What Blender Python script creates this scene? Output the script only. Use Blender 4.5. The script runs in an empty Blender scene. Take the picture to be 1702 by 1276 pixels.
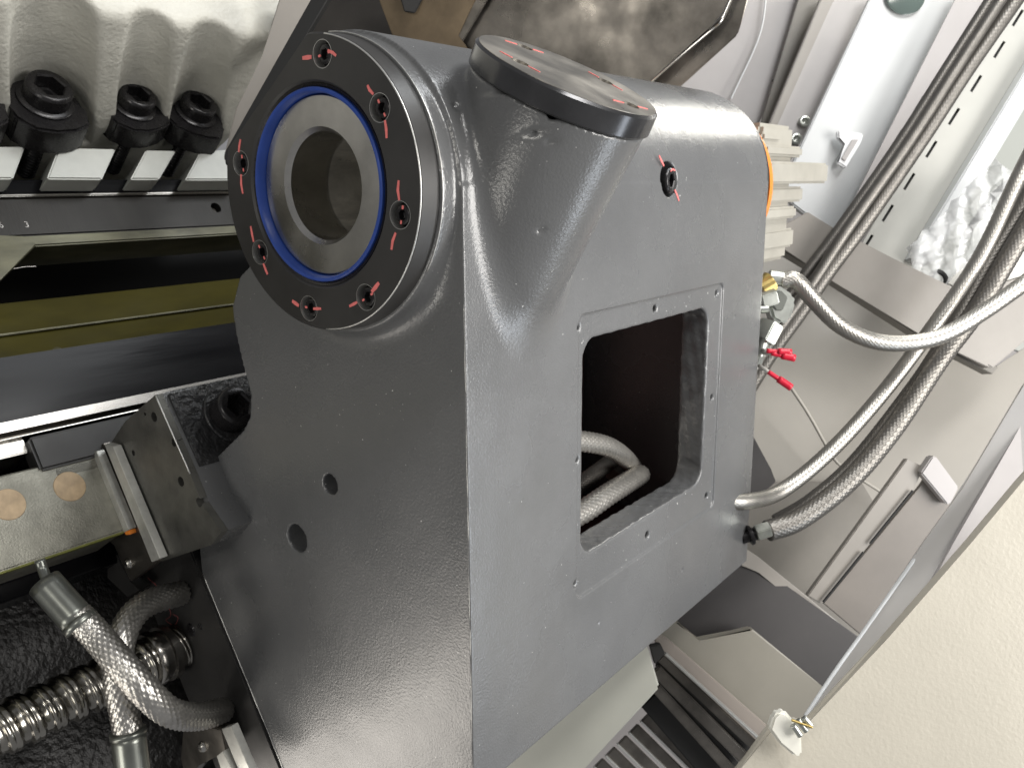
import bpy, bmesh, math, random
import numpy as np
from mathutils import Vector, Matrix
random.seed(4)
sc = bpy.context.scene
COL = sc.collection
# ------------------------------------------------------------------ camera
FPX = 1455.094; CX0, CY0 = 851.0, 638.0
MR = np.array([[0.60265099, -0.1830906, 0.77671721], [-0.79797472, -0.12980261, 0.58854705], [-0.00693751, -0.97448916, -0.22432734]])
CAM = np.array([-0.73546308, -0.64266032, 0.22519475])
cd = bpy.data.cameras.new('camera'); cam = bpy.data.objects.new('camera', cd); COL.objects.link(cam)
cd.sensor_width = 36; cd.lens = FPX / 1702 * 36; cd.clip_start = 0.02; cd.clip_end = 60
m4 = Matrix.Identity(4)
for i in range(3):
    m4[i][0] = MR[i, 0]; m4[i][1] = -MR[i, 1]; m4[i][2] = -MR[i, 2]; m4[i][3] = CAM[i]
cam.matrix_world = m4
sc.camera = cam
cd.dof.use_dof = True; cd.dof.focus_distance = 1.12; cd.dof.aperture_fstop = 11.0
# ------------------------------------------------------------------ world and lamps
wd = bpy.data.worlds.new('World'); sc.world = wd; wd.use_nodes = True
bg = wd.node_tree.nodes['Background']; bg.inputs[0].default_value = (0.98, 0.98, 1.0, 1); bg.inputs[1].default_value = 0.24
def cam2w(v): return MR @ np.array(v, float)
def Wp(px, py, d):
    return CAM + MR @ np.array([(px - CX0) / FPX, (py - CY0) / FPX, 1.0]) * d
def area(name, pos, target, sx, sy, power, col=(1, 1, 1)):
    l = bpy.data.lights.new(name, 'AREA'); l.shape = 'RECTANGLE'; l.size = sx; l.size_y = sy; l.energy = power; l.color = col
    o = bpy.data.objects.new(name, l); COL.objects.link(o)
    d = Vector(target) - Vector(pos)
    o.location = pos; o.rotation_euler = d.to_track_quat('-Z', 'Y').to_euler()
    return o
area('workshop_lamp', (0.5, -1.9, 2.5), (0.4, 0.2, 0), 2.0, 0.5, 62, (1, .98, .95))
area('ceiling_lamp', (1.7, -0.9, 2.6), (0.8, 0.3, 0), 1.8, 0.6, 30, (.95, .98, 1))
area('bore_fill', (-1.5, -0.35, 0.62), (0, 0.25, 0.1), 0.45, 0.22, 5, (1, .96, .88))  # added fill aimed at the hub to brighten the bore
area('front_lamp', (0.9, -2.4, 0.15), (0.4, 0.2, -0.1), 1.6, 1.4, 88, (1, .97, .93))
area('boss_streak_light', (1.0, -1.3, -0.75), (0.2, 0, 0.1), 0.25, 1.0, 6, (.85, .92, 1))  # added cool light for the boss streak, in place of an unseen window
area('enclosure_lamp', (2.3, -0.15, 1.15), (0.8, 0.1, 0.2), 0.3, 0.6, 12, (1, .97, .88))
area('low_reflection_light', (-.75, 1.05, -1.30), (0, 0.15, -0.6), 0.9, 0.6, 9, (1, .93, .84))  # added for the warm reflection low on the left face, replacing an unseen lit panel
area('left_lamp', (-1.9, 0.4, -0.9), (0, 0.6, -0.2), 0.7, 0.5, 8, (1, .96, .88))
sc.view_settings.view_transform = 'Standard'; sc.view_settings.look = 'None'
sc.view_settings.exposure = 0.0; sc.view_settings.gamma = 1
# ------------------------------------------------------------------ frames of reference
SD = np.array([0, -.522, -.853]); ND = np.array([0, -.853, .522])       # down the slanted bed / out of the bed
def bed(X, S, N): return np.array([X, 0, 0.]) + SD * S + ND * N
def ray(px, py): return MR @ np.array([(px - CX0) / FPX, (py - CY0) / FPX, 1.0])
def Pl(px, py, n, k):
    n = np.array(n, float); r = ray(px, py); return CAM + r * (k - n @ CAM) / (n @ r)
def Qn(px, py, k): return Pl(px, py, ND, k)
def Ax(px, py, a, k):
    n = [0, 0, 0]; n[a] = 1; return Pl(px, py, n, k)
# ------------------------------------------------------------------ materials
MATS = {}
def mat(name, col, rough=.5, metal=0., bump=0., bscale=100., var=0., vscale=6., spec=.5, coat=0., col2=None, rvar=0., specks=0., bdist=.004, bump2=0., b2scale=20., aniso=0., emit=None, stretch=None, clear=None):
    if name in MATS: return MATS[name]
    m = bpy.data.materials.new(name); m.use_nodes = True; nt = m.node_tree; N = nt.nodes; L = nt.links
    b = N['Principled BSDF']; tc = N.new('ShaderNodeTexCoord'); src = tc.outputs['Object']
    if stretch:
        mp = N.new('ShaderNodeMapping'); mp.inputs['Rotation'].default_value = (math.radians(stretch[3]) if len(stretch) > 3 else 0, 0, 0)
        mp.inputs['Scale'].default_value = stretch[:3]; L.new(src, mp.inputs[0]); src2 = mp.outputs[0]
    else: src2 = src
    b.inputs['Base Color'].default_value = (*col, 1); b.inputs['Roughness'].default_value = rough; b.inputs['Metallic'].default_value = metal
    b.inputs['Specular IOR Level'].default_value = spec; b.inputs['Coat Weight'].default_value = coat; b.inputs['Coat Roughness'].default_value = .15
    out = None
    if var > 0 or col2:
        n = N.new('ShaderNodeTexNoise'); n.inputs['Scale'].default_value = vscale; n.inputs['Detail'].default_value = 6; n.inputs['Roughness'].default_value = .62
        L.new(src2, n.inputs['Vector'])
        r = N.new('ShaderNodeValToRGB'); r.color_ramp.elements[0].position = .35; r.color_ramp.elements[1].position = .65
        c2 = col2 or tuple(c * (1 - var) for c in col)
        r.color_ramp.elements[0].color = (*c2, 1); r.color_ramp.elements[1].color = (*[min(1, c * (1 + var * .5)) for c in col], 1)
        L.new(n.outputs[0], r.inputs[0]); out = r.outputs[0]
    if specks > 0:
        v = N.new('ShaderNodeTexNoise'); v.inputs['Scale'].default_value = 170; v.inputs['Detail'].default_value = 2
        L.new(src, v.inputs['Vector'])
        cr = N.new('ShaderNodeValToRGB'); cr.color_ramp.elements[0].position = specks; cr.color_ramp.elements[1].position = specks + .03
        L.new(v.outputs[0], cr.inputs[0])
        mx = N.new('ShaderNodeMix'); mx.data_type = 'RGBA'
        L.new(cr.outputs[0], mx.inputs[0])
        if out: L.new(out, mx.inputs[6])
        else: mx.inputs[6].default_value = (*col, 1)
        mx.inputs[7].default_value = (.62, .62, .6, 1); out = mx.outputs[2]
    if out: L.new(out, b.inputs['Base Color'])
    if rvar > 0:
        n = N.new('ShaderNodeTexNoise'); n.inputs['Scale'].default_value = vscale * 1.7; n.inputs['Detail'].default_value = 5
        L.new(src2, n.inputs['Vector'])
        mr = N.new('ShaderNodeMapRange'); mr.inputs['From Min'].default_value = .3; mr.inputs['From Max'].default_value = .7
        mr.inputs['To Min'].default_value = max(.03, rough - rvar); mr.inputs['To Max'].default_value = min(1, rough + rvar)
        L.new(n.outputs[0], mr.inputs[0]); L.new(mr.outputs[0], b.inputs['Roughness'])
    last = None
    for amt, scl, dist, det in ((bump, bscale, bdist, 3), (bump2, b2scale, bdist * 4, 2)):
        if amt <= 0: continue
        n = N.new('ShaderNodeTexNoise'); n.inputs['Scale'].default_value = scl; n.inputs['Detail'].default_value = det; n.inputs['Roughness'].default_value = .5
        L.new(src2, n.inputs['Vector'])
        bp = N.new('ShaderNodeBump'); bp.inputs['Strength'].default_value = amt; bp.inputs['Distance'].default_value = dist
        L.new(n.outputs[0], bp.inputs['Height'])
        if last: L.new(last, bp.inputs['Normal'])
        last = bp.outputs[0]
    if last: L.new(last, b.inputs['Normal'])
    if aniso > 0:
        b.inputs['Anisotropic'].default_value = aniso
        t = N.new('ShaderNodeTangent'); t.direction_type = 'UV_MAP'; L.new(t.outputs[0], b.inputs['Tangent'])
    if clear:
        b.inputs['Transmission Weight'].default_value = clear; b.inputs['IOR'].default_value = 1.3
    MATS[name] = m; return m
PAINT = mat('grey_casting_paint', (.118, .120, .122), .26, 0, bump=.30, bscale=290, var=.10, vscale=4, rvar=.08, specks=.742, bdist=.0016, bump2=.10, b2scale=22, spec=.75)
ROUGHP = mat('rough_dark_casting', (.03, .03, .031), .36, 0, bump=.8, bscale=120, var=.3, vscale=30, bdist=.004, bump2=.3, b2scale=30)
BEDP = mat('bed_casting', (.022, .021, .02), .42, 0, bump=.9, bscale=85, var=.4, vscale=20, bdist=.005, spec=.6)
BLK = mat('blackened_steel', (.034, .033, .032), .42, .1, bump=.05, bscale=300, var=.2, vscale=12, rvar=.05, bdist=.001)
BLKS = mat('black_oxide_screw', (.02, .019, .02), .27, .35, bump=.08, bscale=260, bdist=.001, rvar=.06, vscale=40)
LIDM = mat('dark_lid_steel', (.075, .075, .078), .22, .7, bump=.04, bscale=200, var=.3, vscale=9, rvar=.06, bdist=.001)
LIDF = mat('lit_lid_face', (.46, .43, .38), .36, .95, bump=.05, bscale=200, var=.4, vscale=9, rvar=.10, bdist=.001)  # lid top and side: difference in reflected light put into two colours
STEEL = mat('machined_steel', (.56, .545, .51), .29, 1, bump=.06, bscale=240, var=.25, vscale=9, rvar=.07, bdist=.0008, aniso=.55)
BORE = mat('honed_bore_steel', (.62, .60, .55), .36, .7, bump=.08, bscale=160, var=.35, vscale=14, rvar=.1, bdist=.001, stretch=(6, 1, 1))
EDGE = mat('worn_edge_and_glint', (.62, .62, .60), .33, .8)
BLUE = mat('blue_seal', (.022, .062, .30), .36, 0, bump=.05, bscale=200, var=.15, vscale=30, bdist=.001)
RED = mat('pink_marker_paint', (.78, .19, .18), .5, 0, var=.15, vscale=120)
REDD = mat('dull_marker_scribble', (.38, .10, .10), .6)
WHITEC = mat('white_casting_paint', (.60, .59, .53), .42, 0, bump=.45, bscale=130, var=.1, vscale=9, bdist=.004, bump2=.25, b2scale=20, specks=.80)
WHITEM = mat('white_machined_face', (.60, .61, .57), .33, .1, bump=.05, bscale=200, var=.08, vscale=14, bdist=.001)
RAIL = mat('polished_guideway', (.42, .40, .37), .24, 1, bump=.03, bscale=60, var=.35, vscale=6, rvar=.08, stretch=(.15, 1, 1), bdist=.001)
DRAIL = mat('dark_oiled_steel', (.006, .006, .007), .2, 0, spec=.10, bump=.08, bscale=50, var=.4, vscale=8, rvar=.08, stretch=(.12, 1, 1), bdist=.002)
OLIVE = mat('oily_ochre_paint', (.050, .043, .003), .6, 0, spec=.12, bump=.1, bscale=40, var=.5, vscale=7, rvar=.1, stretch=(.3, 1, 1), bdist=.003)
OILE = mat('oil_stained_steel', (.13, .125, .075), .4, .3, bump=.1, bscale=90, var=.55, vscale=14, rvar=.12, stretch=(.3, 1, 1), bdist=.002)
GPLATE = mat('speckled_ground_plate', (.24, .235, .20), .4, .75, bump=.35, bscale=330, var=.3, vscale=18, rvar=.08, bdist=.001, specks=.79)
ALU = mat('bright_aluminium_strip', (.62, .62, .58), .36, .55, bump=.1, bscale=200, var=.2, vscale=25, bdist=.001)
PLUG = mat('tan_plug', (.42, .31, .19), .45, .1, bump=.05, bscale=200, var=.25, vscale=40, bdist=.001)
HOSE = mat('braided_steel_wire', (.50, .485, .455), .35, .95, var=.15, vscale=60, rvar=.03)
HOSEB = mat('dull_braided_wire', (.19, .18, .165), .42, .8, var=.15, vscale=50)
FERR = mat('grey_ferrule', (.22, .23, .21), .32, .85, var=.2, vscale=20, stretch=(1, 1, 1), bump=.05, bscale=120, bdist=.001)
ZINC = mat('zinc_fitting', (.52, .54, .50), .3, .85, var=.2, vscale=30, bump=.05, bscale=150, bdist=.001)
BRASS = mat('brass_fitting', (.55, .42, .16), .3, .9, var=.2, vscale=30)
PANEL = mat('beige_textured_panel', (.49, .46, .39), .44, 0, bump=.26, bscale=150, var=.05, vscale=4, bdist=.002, bump2=.12, b2scale=9)
PANW = mat('white_sheet_panel', (.60, .615, .62), .38, 0, bump=.03, bscale=40, var=.03, vscale=4, bdist=.002)
PANG = mat('lilac_grey_sheet', (.42, .40, .395), .42, 0, bump=.04, bscale=50, var=.06, vscale=5, bdist=.002)
PANT = mat('taupe_sheet', (.27, .25, .225), .4, 0, bump=.05, bscale=60, var=.1, vscale=5, bdist=.002)
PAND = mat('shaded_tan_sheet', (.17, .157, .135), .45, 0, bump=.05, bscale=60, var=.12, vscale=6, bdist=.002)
CHAR = mat('charcoal_sheet', (.030, .027, .027), .45, 0, bump=.05, bscale=70, var=.15, vscale=9, bdist=.002)
STAIN = mat('stained_stainless', (.20, .185, .165), .34, .95, bump=.06, bscale=60, var=.45, vscale=8, rvar=.12, bdist=.001)
BROWN = mat('brown_oiled_sheet', (.16, .12, .075), .42, .4, bump=.06, bscale=60, var=.35, vscale=9, rvar=.1, bdist=.002)
DARK = mat('black_rubber_and_shade', (.008, .008, .008), .6)  # near-black for rubber and cables, also paints the shade in voids and slots
FINM = mat('cast_aluminium_grey', (.38, .365, .32), .5, .1, var=.1, vscale=12, bump=.08, bscale=150, bdist=.001)
ORNG = mat('orange_seal', (.75, .23, .03), .4)
REDC = mat('red_crimp_sleeve', (.55, .01, .035), .35)
PLAS = mat('clear_plastic_film', (.85, .86, .86), .15, 0, spec=1.0); PLAS.node_tree.nodes['Principled BSDF'].inputs['Alpha'].default_value = .38
WPL = mat('white_plastic', (.78, .79, .80), .35)
HOLE = mat('dark_green_glass', (.10, .13, .12), .15, 0)
WIRE = mat('pale_wire_sleeve', (.55, .54, .5), .5)
# ------------------------------------------------------------------ object helpers
MW = {}
def tag(o, label=None, cat=None, group=None, kind=None):
    if label: o['label'] = label
    if cat: o['category'] = cat
    if group: o['group'] = group
    if kind: o['kind'] = kind
    return o
def empty(name, loc, label, cat, group=None):
    o = bpy.data.objects.new(name, None); o.empty_display_size = .02; COL.objects.link(o)
    o.location = Vector(loc); MW[o.name] = Matrix.Translation(Vector(loc)); tag(o, label, cat, group); return o
def link(name, me, m=None, parent=None, world=None):
    o = bpy.data.objects.new(name, me); COL.objects.link(o)
    w = world or Matrix.Identity(4); MW[o.name] = w
    if m is not None and not me.materials: me.materials.append(m)
    if parent: o.parent = parent; o.matrix_basis = MW[parent.name].inverted() @ w
    else: o.matrix_basis = w
    return o
def bm2me(bm, name, smooth=True, ang=35):
    bmesh.ops.recalc_face_normals(bm, faces=bm.faces)
    if smooth:
        for f in bm.faces: f.smooth = True
        for e in bm.edges:
            if len(e.link_faces) == 2 and e.calc_face_angle(0) > math.radians(ang): e.smooth = False
    me = bpy.data.meshes.new(name); bm.to_mesh(me); bm.free(); return me
def center(o):
    """move a top-level mesh's origin to its centre"""
    me = o.data; n = len(me.vertices); a = np.empty(n * 3, np.float32); me.vertices.foreach_get('co', a); a = a.reshape(-1, 3)
    c = (a.min(0) + a.max(0)) / 2; a -= c; me.vertices.foreach_set('co', a.ravel()); o.matrix_basis = o.matrix_basis @ Matrix.Translation(Vector(c.tolist())); MW[o.name] = o.matrix_basis.copy(); me.update(); return o
def prism_bm(pts, ext, bevel=.0015, bm=None):
    bm = bm or bmesh.new()
    ext = Vector([float(v) for v in ext]); a = [bm.verts.new(Vector([float(v) for v in p])) for p in pts]; b = [bm.verts.new(v.co + ext) for v in a]
    fs = [bm.faces.new(a), bm.faces.new(b[::-1])]
    n = len(a)
    for i in range(n): fs.append(bm.faces.new((a[i], b[i], b[(i + 1) % n], a[(i + 1) % n])))
    if bevel > 0:
        es = list({e for f in fs for e in f.edges})
        bmesh.ops.bevel(bm, geom=es, offset=bevel, segments=2, affect='EDGES', clamp_overlap=True)
    return bm
def prism(name, pts, ext, m, parent=None, bevel=.0015):
    return link(name, bm2me(prism_bm(pts, ext, bevel), name, ang=50), m, parent)
def bedbox(name, x0, x1, s0, s1, n0, n1, m, parent=None, bevel=.002):
    pts = [bed(x0, s0, n1), bed(x1, s0, n1), bed(x1, s1, n1), bed(x0, s1, n1)]
    return prism(name, pts, ND * (n0 - n1), m, parent, bevel)
def pxN(name, poly, k, th, m, parent=None, bevel=.002):
    return prism(name, [Qn(x, y, k) for x, y in poly], -ND * th, m, parent, bevel)
FW = cam2w((0, 0, 1))
def pxD(name, poly, d, th, m, parent=None, bevel=.002, tilt=(0, 0), ref=None):
    """sheet with its outline at depth d, tilted; extruded away from the viewer side"""
    n = cam2w((tilt[0], tilt[1], 1)); n /= np.linalg.norm(n)
    ref = ref or (sum(p[0] for p in poly) / len(poly), sum(p[1] for p in poly) / len(poly))
    k = n @ Wp(ref[0], ref[1], d)
    return prism(name, [Pl(x, y, n, k) for x, y in poly], n * th, m, parent, bevel)
def basis(axis, origin, up=(0, 0, 1)):
    a = Vector([float(v) for v in axis]).normalized(); u = Vector(up)
    x = u.cross(a)
    if x.length < 1e-3: x = Vector((1, 0, 0)).cross(a)
    x.normalize(); y = a.cross(x); M = Matrix.Identity(4)
    for i in range(3): M[i][0] = x[i]; M[i][1] = y[i]; M[i][2] = a[i]; M[i][3] = float(origin[i])
    return M
def lathe_me(name, prof, seg=96, closed=False, m=None):
    """profile (r, h) about local z; with UVs u = angle, v = profile length"""
    bm = bmesh.new(); uv = bm.loops.layers.uv.new('UVMap'); rings = []
    for r, h in prof:
        if r < 1e-6: rings.append([bm.verts.new((0, 0, h))])
        else: rings.append([bm.verts.new((r * math.cos(2 * math.pi * i / seg), r * math.sin(2 * math.pi * i / seg), h)) for i in range(seg)])
    ln = [0]
    for i in range(1, len(prof)): ln.append(ln[-1] + math.dist(prof[i], prof[i - 1]))
    pr = list(zip(range(len(prof) - 1), range(1, len(prof))))
    if closed: pr.append((len(prof) - 1, 0))
    for a, b in pr:
        A, B = rings[a], rings[b]
        for i in range(seg):
            j = (i + 1) % seg
            if len(A) == 1 and len(B) == 1: continue
            if len(A) == 1: f = bm.faces.new((A[0], B[i], B[j])); us = [(i + .5) / seg, i / seg, (i + 1) / seg]; vs = [ln[a], ln[b], ln[b]]
            elif len(B) == 1: f = bm.faces.new((A[i], A[j], B[0])); us = [i / seg, (i + 1) / seg, (i + .5) / seg]; vs = [ln[a], ln[a], ln[b]]
            else: f = bm.faces.new((A[i], A[j], B[j], B[i])); us = [i / seg, (i + 1) / seg, (i + 1) / seg, i / seg]; vs = [ln[a], ln[a], ln[b], ln[b]]
            for lp, u, v in zip(f.loops, us, vs): lp[uv].uv = (u, v)
    return bm2me(bm, name)
def lathe(name, prof, origin, axis, m, parent=None, seg=96, closed=False):
    return link(name, lathe_me(name, prof, seg, closed), m, parent, basis(axis, origin))
def boolcut(o, cutbm, op='DIFFERENCE', flat=False):
    me = bm2me(cutbm, 'cut', False); c = bpy.data.objects.new('cut', me); COL.objects.link(c); c.matrix_basis = Matrix.Identity(4)
    md = o.modifiers.new('b', 'BOOLEAN'); md.object = c; md.operation = op; md.solver = 'EXACT'
    bpy.context.view_layer.update(); dg = bpy.context.evaluated_depsgraph_get()
    nm = bpy.data.meshes.new_from_object(o.evaluated_get(dg)); o.modifiers.clear(); old = o.data; o.data = nm
    bm = bmesh.new(); bm.from_mesh(nm)
    for f in bm.faces: f.smooth = True
    for e in bm.edges: e.smooth = not (len(e.link_faces) == 2 and e.calc_face_angle(0) > math.radians(35))
    bm.to_mesh(nm); bm.free(); nm.name = old.name
    if flat: nm.shade_flat()
    bpy.data.objects.remove(c); return o
def cyl_bm(bm, p, axis, r, l, seg=32, r2=None):
    M = basis(axis, p) @ Matrix.Translation((0, 0, l / 2))
    bmesh.ops.create_cone(bm, cap_ends=True, segments=seg, radius1=r, radius2=r if r2 is None else r2, depth=l, matrix=M); return bm
def spline(pts, n):
    P = [np.array(p, float) for p in pts]; P = [2 * P[0] - P[1]] + P + [2 * P[-1] - P[-2]]; out = []
    for i in range(1, len(P) - 2):
        for t in np.linspace(0, 1, n, endpoint=False):
            a, b, c, d = P[i - 1:i + 3]
            out.append(.5 * ((2 * b) + (-a + c) * t + (2 * a - 5 * b + 4 * c - d) * t * t + (-a + 3 * b - 3 * c + d) * t ** 3))
    out.append(P[-2]); return np.array(out)
def tube(name, pts, r, m, parent=None, braid=0, seg=24, step=None, caps=True, amp=.07, smoothpath=True, rib=None):
    path = spline(pts, 24) if smoothpath and len(pts) > 2 else np.array(pts, float)
    d = np.r_[0, np.cumsum(np.linalg.norm(np.diff(path, axis=0), axis=1))]
    if braid: seg = braid * 4; step = 2 * math.pi * r / seg * 1.1
    step = step or r * .4; n = max(2, int(d[-1] / step)); s = np.linspace(0, d[-1], n)
    p = np.stack([np.interp(s, d, path[:, k]) for k in range(3)], 1); t = np.gradient(p, axis=0); t /= np.linalg.norm(t, axis=1)[:, None]
    u = np.cross(t[0], [0.3, .2, 1]); u /= np.linalg.norm(u); U = []
    for k in range(n):
        u = u - t[k] * (u @ t[k]); u /= np.linalg.norm(u); U.append(u.copy())
    U = np.array(U); V = np.cross(t, U); th = np.arange(seg) * 2 * math.pi / seg
    R = np.full((n, seg), r)
    if braid:
        nb = braid; kk = nb / r * 1.0
        A = nb * th[None, :] / 1. + kk * s[:, None] * .62; B = nb * th[None, :] / 1. - kk * s[:, None] * .62
        w = np.abs(np.sin(A / 2)) * np.abs(np.sin(B / 2))
        R = r * (1 - amp + 2 * amp * w)
    if rib is not None: R = rib(s, th, r)
    co = p[:, None, :] + R[..., None] * (np.cos(th)[None, :, None] * U[:, None, :] + np.sin(th)[None, :, None] * V[:, None, :])
    co = co.reshape(-1, 3); i = np.arange(n - 1)[:, None] * seg; j = np.arange(seg)[None, :]; j2 = (j + 1) % seg
    q = np.stack([i + j, i + j2, i + seg + j2, i + seg + j], -1).reshape(-1, 4)
    me = bpy.data.meshes.new(name); nv = len(co); 
    extra = []
    if caps: co = np.vstack([co, p[0], p[-1]])
    me.vertices.add(len(co)); me.vertices.foreach_set('co', co.astype(np.float32).ravel())
    tri = np.zeros((0, 3), int)
    if caps:
        jj = np.arange(seg); a = np.stack([np.full(seg, nv), (jj + 1) % seg, jj], 1); o2 = (n - 1) * seg
        b = np.stack([np.full(seg, nv + 1), o2 + jj, o2 + (jj + 1) % seg], 1); tri = np.vstack([a, b])
    me.loops.add(len(q) * 4 + len(tri) * 3); me.loops.foreach_set('vertex_index', np.r_[q.ravel(), tri.ravel()].astype(np.int32))
    me.polygons.add(len(q) + len(tri)); me.polygons.foreach_set('loop_start', np.r_[np.arange(len(q)) * 4, len(q) * 4 + np.arange(len(tri)) * 3].astype(np.int32))
    me.update(calc_edges=True); me.shade_smooth()
    return link(name, me, m, parent)
def nets(name, f, lo, hi, h, m, parent=None):
    """polygonise an implicit solid (surface nets)"""
    lo = np.array(lo); n = np.ceil((np.array(hi) - lo) / h).astype(int) + 1
    xs, ys, zs = [(lo[k] + np.arange(n[k]) * h).astype(np.float32) for k in range(3)]
    F = np.empty(n, np.float32)
    for a in range(0, n[0], 24): F[a:a + 24] = f(xs[a:a + 24, None, None], ys[None, :, None], zs[None, None, :])
    I = F < 0; any_ = np.zeros(n - 1, bool); all_ = np.ones(n - 1, bool)
    cs = [(a, b, c) for a in (0, 1) for b in (0, 1) for c in (0, 1)]
    for a, b, c in cs:
        v = I[a:n[0] - 1 + a, b:n[1] - 1 + b, c:n[2] - 1 + c]; any_ |= v; all_ &= v
    act = any_ & ~all_; idx = np.argwhere(act); ids = np.full(n - 1, -1, np.int32); ids[act] = np.arange(len(idx))
    val = {c: F[idx[:, 0] + c[0], idx[:, 1] + c[1], idx[:, 2] + c[2]] for c in cs}
    acc = np.zeros((len(idx), 3)); cnt = np.zeros(len(idx))
    for c in cs:
        for ax in range(3):
            if c[ax]: continue
            d = list(c); d[ax] = 1; va, vb = val[c], val[tuple(d)]; s = (va < 0) != (vb < 0)
            t = np.where(s, va / np.where(s, va - vb, 1), 0)
            q = np.tile(np.array(c, float), (len(idx), 1)); q[:, ax] = t; acc[s] += q[s]; cnt[s] += 1
    co = lo + (idx + acc / cnt[:, None]) * h; quads = []
    for ax in range(3):
        b, c = [(1, 2), (2, 0), (0, 1)][ax]
        sl0 = [slice(None)] * 3; sl1 = [slice(None)] * 3; sl0[ax] = slice(0, -1); sl1[ax] = slice(1, None)
        ch = I[tuple(sl0)] != I[tuple(sl1)]; e = np.argwhere(ch); e = e[(e[:, b] > 0) & (e[:, c] > 0) & (e[:, b] < n[b] - 1) & (e[:, c] < n[c] - 1)]
        ins = I[e[:, 0], e[:, 1], e[:, 2]]
        def g(db, dc):
            k = e.copy(); k[:, b] -= db; k[:, c] -= dc; return ids[k[:, 0], k[:, 1], k[:, 2]]
        q = np.stack([g(1, 1), g(0, 1), g(0, 0), g(1, 0)], 1); q[~ins] = q[~ins][:, ::-1]; quads.append(q)
    q = np.vstack(quads)
    me = bpy.data.meshes.new(name); me.vertices.add(len(co)); me.vertices.foreach_set('co', co.astype(np.float32).ravel())
    me.loops.add(len(q) * 4); me.loops.foreach_set('vertex_index', q.astype(np.int32).ravel())
    me.polygons.add(len(q)); me.polygons.foreach_set('loop_start', (np.arange(len(q)) * 4).astype(np.int32))
    me.update(calc_edges=True); me.shade_smooth(); return link(name, me, m, parent)
def smin(a, b, k):
    h = np.clip(.5 + .5 * (b - a) / k, 0, 1); return b * (1 - h) + a * h - k * h * (1 - h)
def smax(a, b, k): return -smin(-a, -b, k)
def polysd(y, z, P):
    d = np.full(np.broadcast(y, z).shape, 1e9, np.float32); ins = np.zeros(d.shape, bool); n = len(P)
    for i in range(n):
        a = P[i]; b = P[(i + 1) % n]; ey, ez = b[0] - a[0], b[1] - a[1]; wy, wz = y - a[0], z - a[1]
        t = np.clip((wy * ey + wz * ez) / (ey * ey + ez * ez), 0, 1); d = np.minimum(d, (wy - ey * t) ** 2 + (wz - ez * t) ** 2)
        c = (a[1] > z) != (b[1] > z)
        if abs(ez) > 1e-9: ins ^= c & (y < (z - a[1]) * ey / ez + a[0])
    d = np.sqrt(d); return np.where(ins, -d, d)
def rbox2(a, b, ca, cb, ha, hb, r):
    qa = np.abs(a - ca) - ha + r; qb = np.abs(b - cb) - hb + r
    return np.hypot(np.maximum(qa, 0), np.maximum(qb, 0)) + np.minimum(np.maximum(qa, qb), 0) - r

# ================================================================== THE GREY CASTING
HY, HZ = .185, .222
W_ = .928
casting = empty('machine_casting', (.45, .2, -.55), 'large dark grey painted casting with square window, black flange with blue seal, round lid', 'machine part')
LC = np.array([.1537, -.054, .3458]); TH, PH = .4722, -.003
LN = np.array([math.sin(PH), -math.sin(TH) * math.cos(PH), math.cos(TH) * math.cos(PH)]); LR = .1132; LT = .0279
ch_a = np.array([.175, .397]); ch_b = np.array([.342, .273]); chd = ch_b - ch_a; chn = np.array([-chd[1], chd[0]]); chn /= np.linalg.norm(chn)
if chn @ (np.array([HY, HZ]) - ch_a) > 0: chn = -chn
chk = chn @ ch_a
prof = [(0, HZ), (0, -.555), (.03, -.575), (.318, -.827), (.582, -.399), (.62, -.34), (.60, -.23), (.537, -.208), (.435, -.132), (.417, -.108), (.411, -.073), (.428, -.017), (.436, .018), (.439, .053), (.415, .098), (.365, .13), (.36, HZ)]
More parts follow.
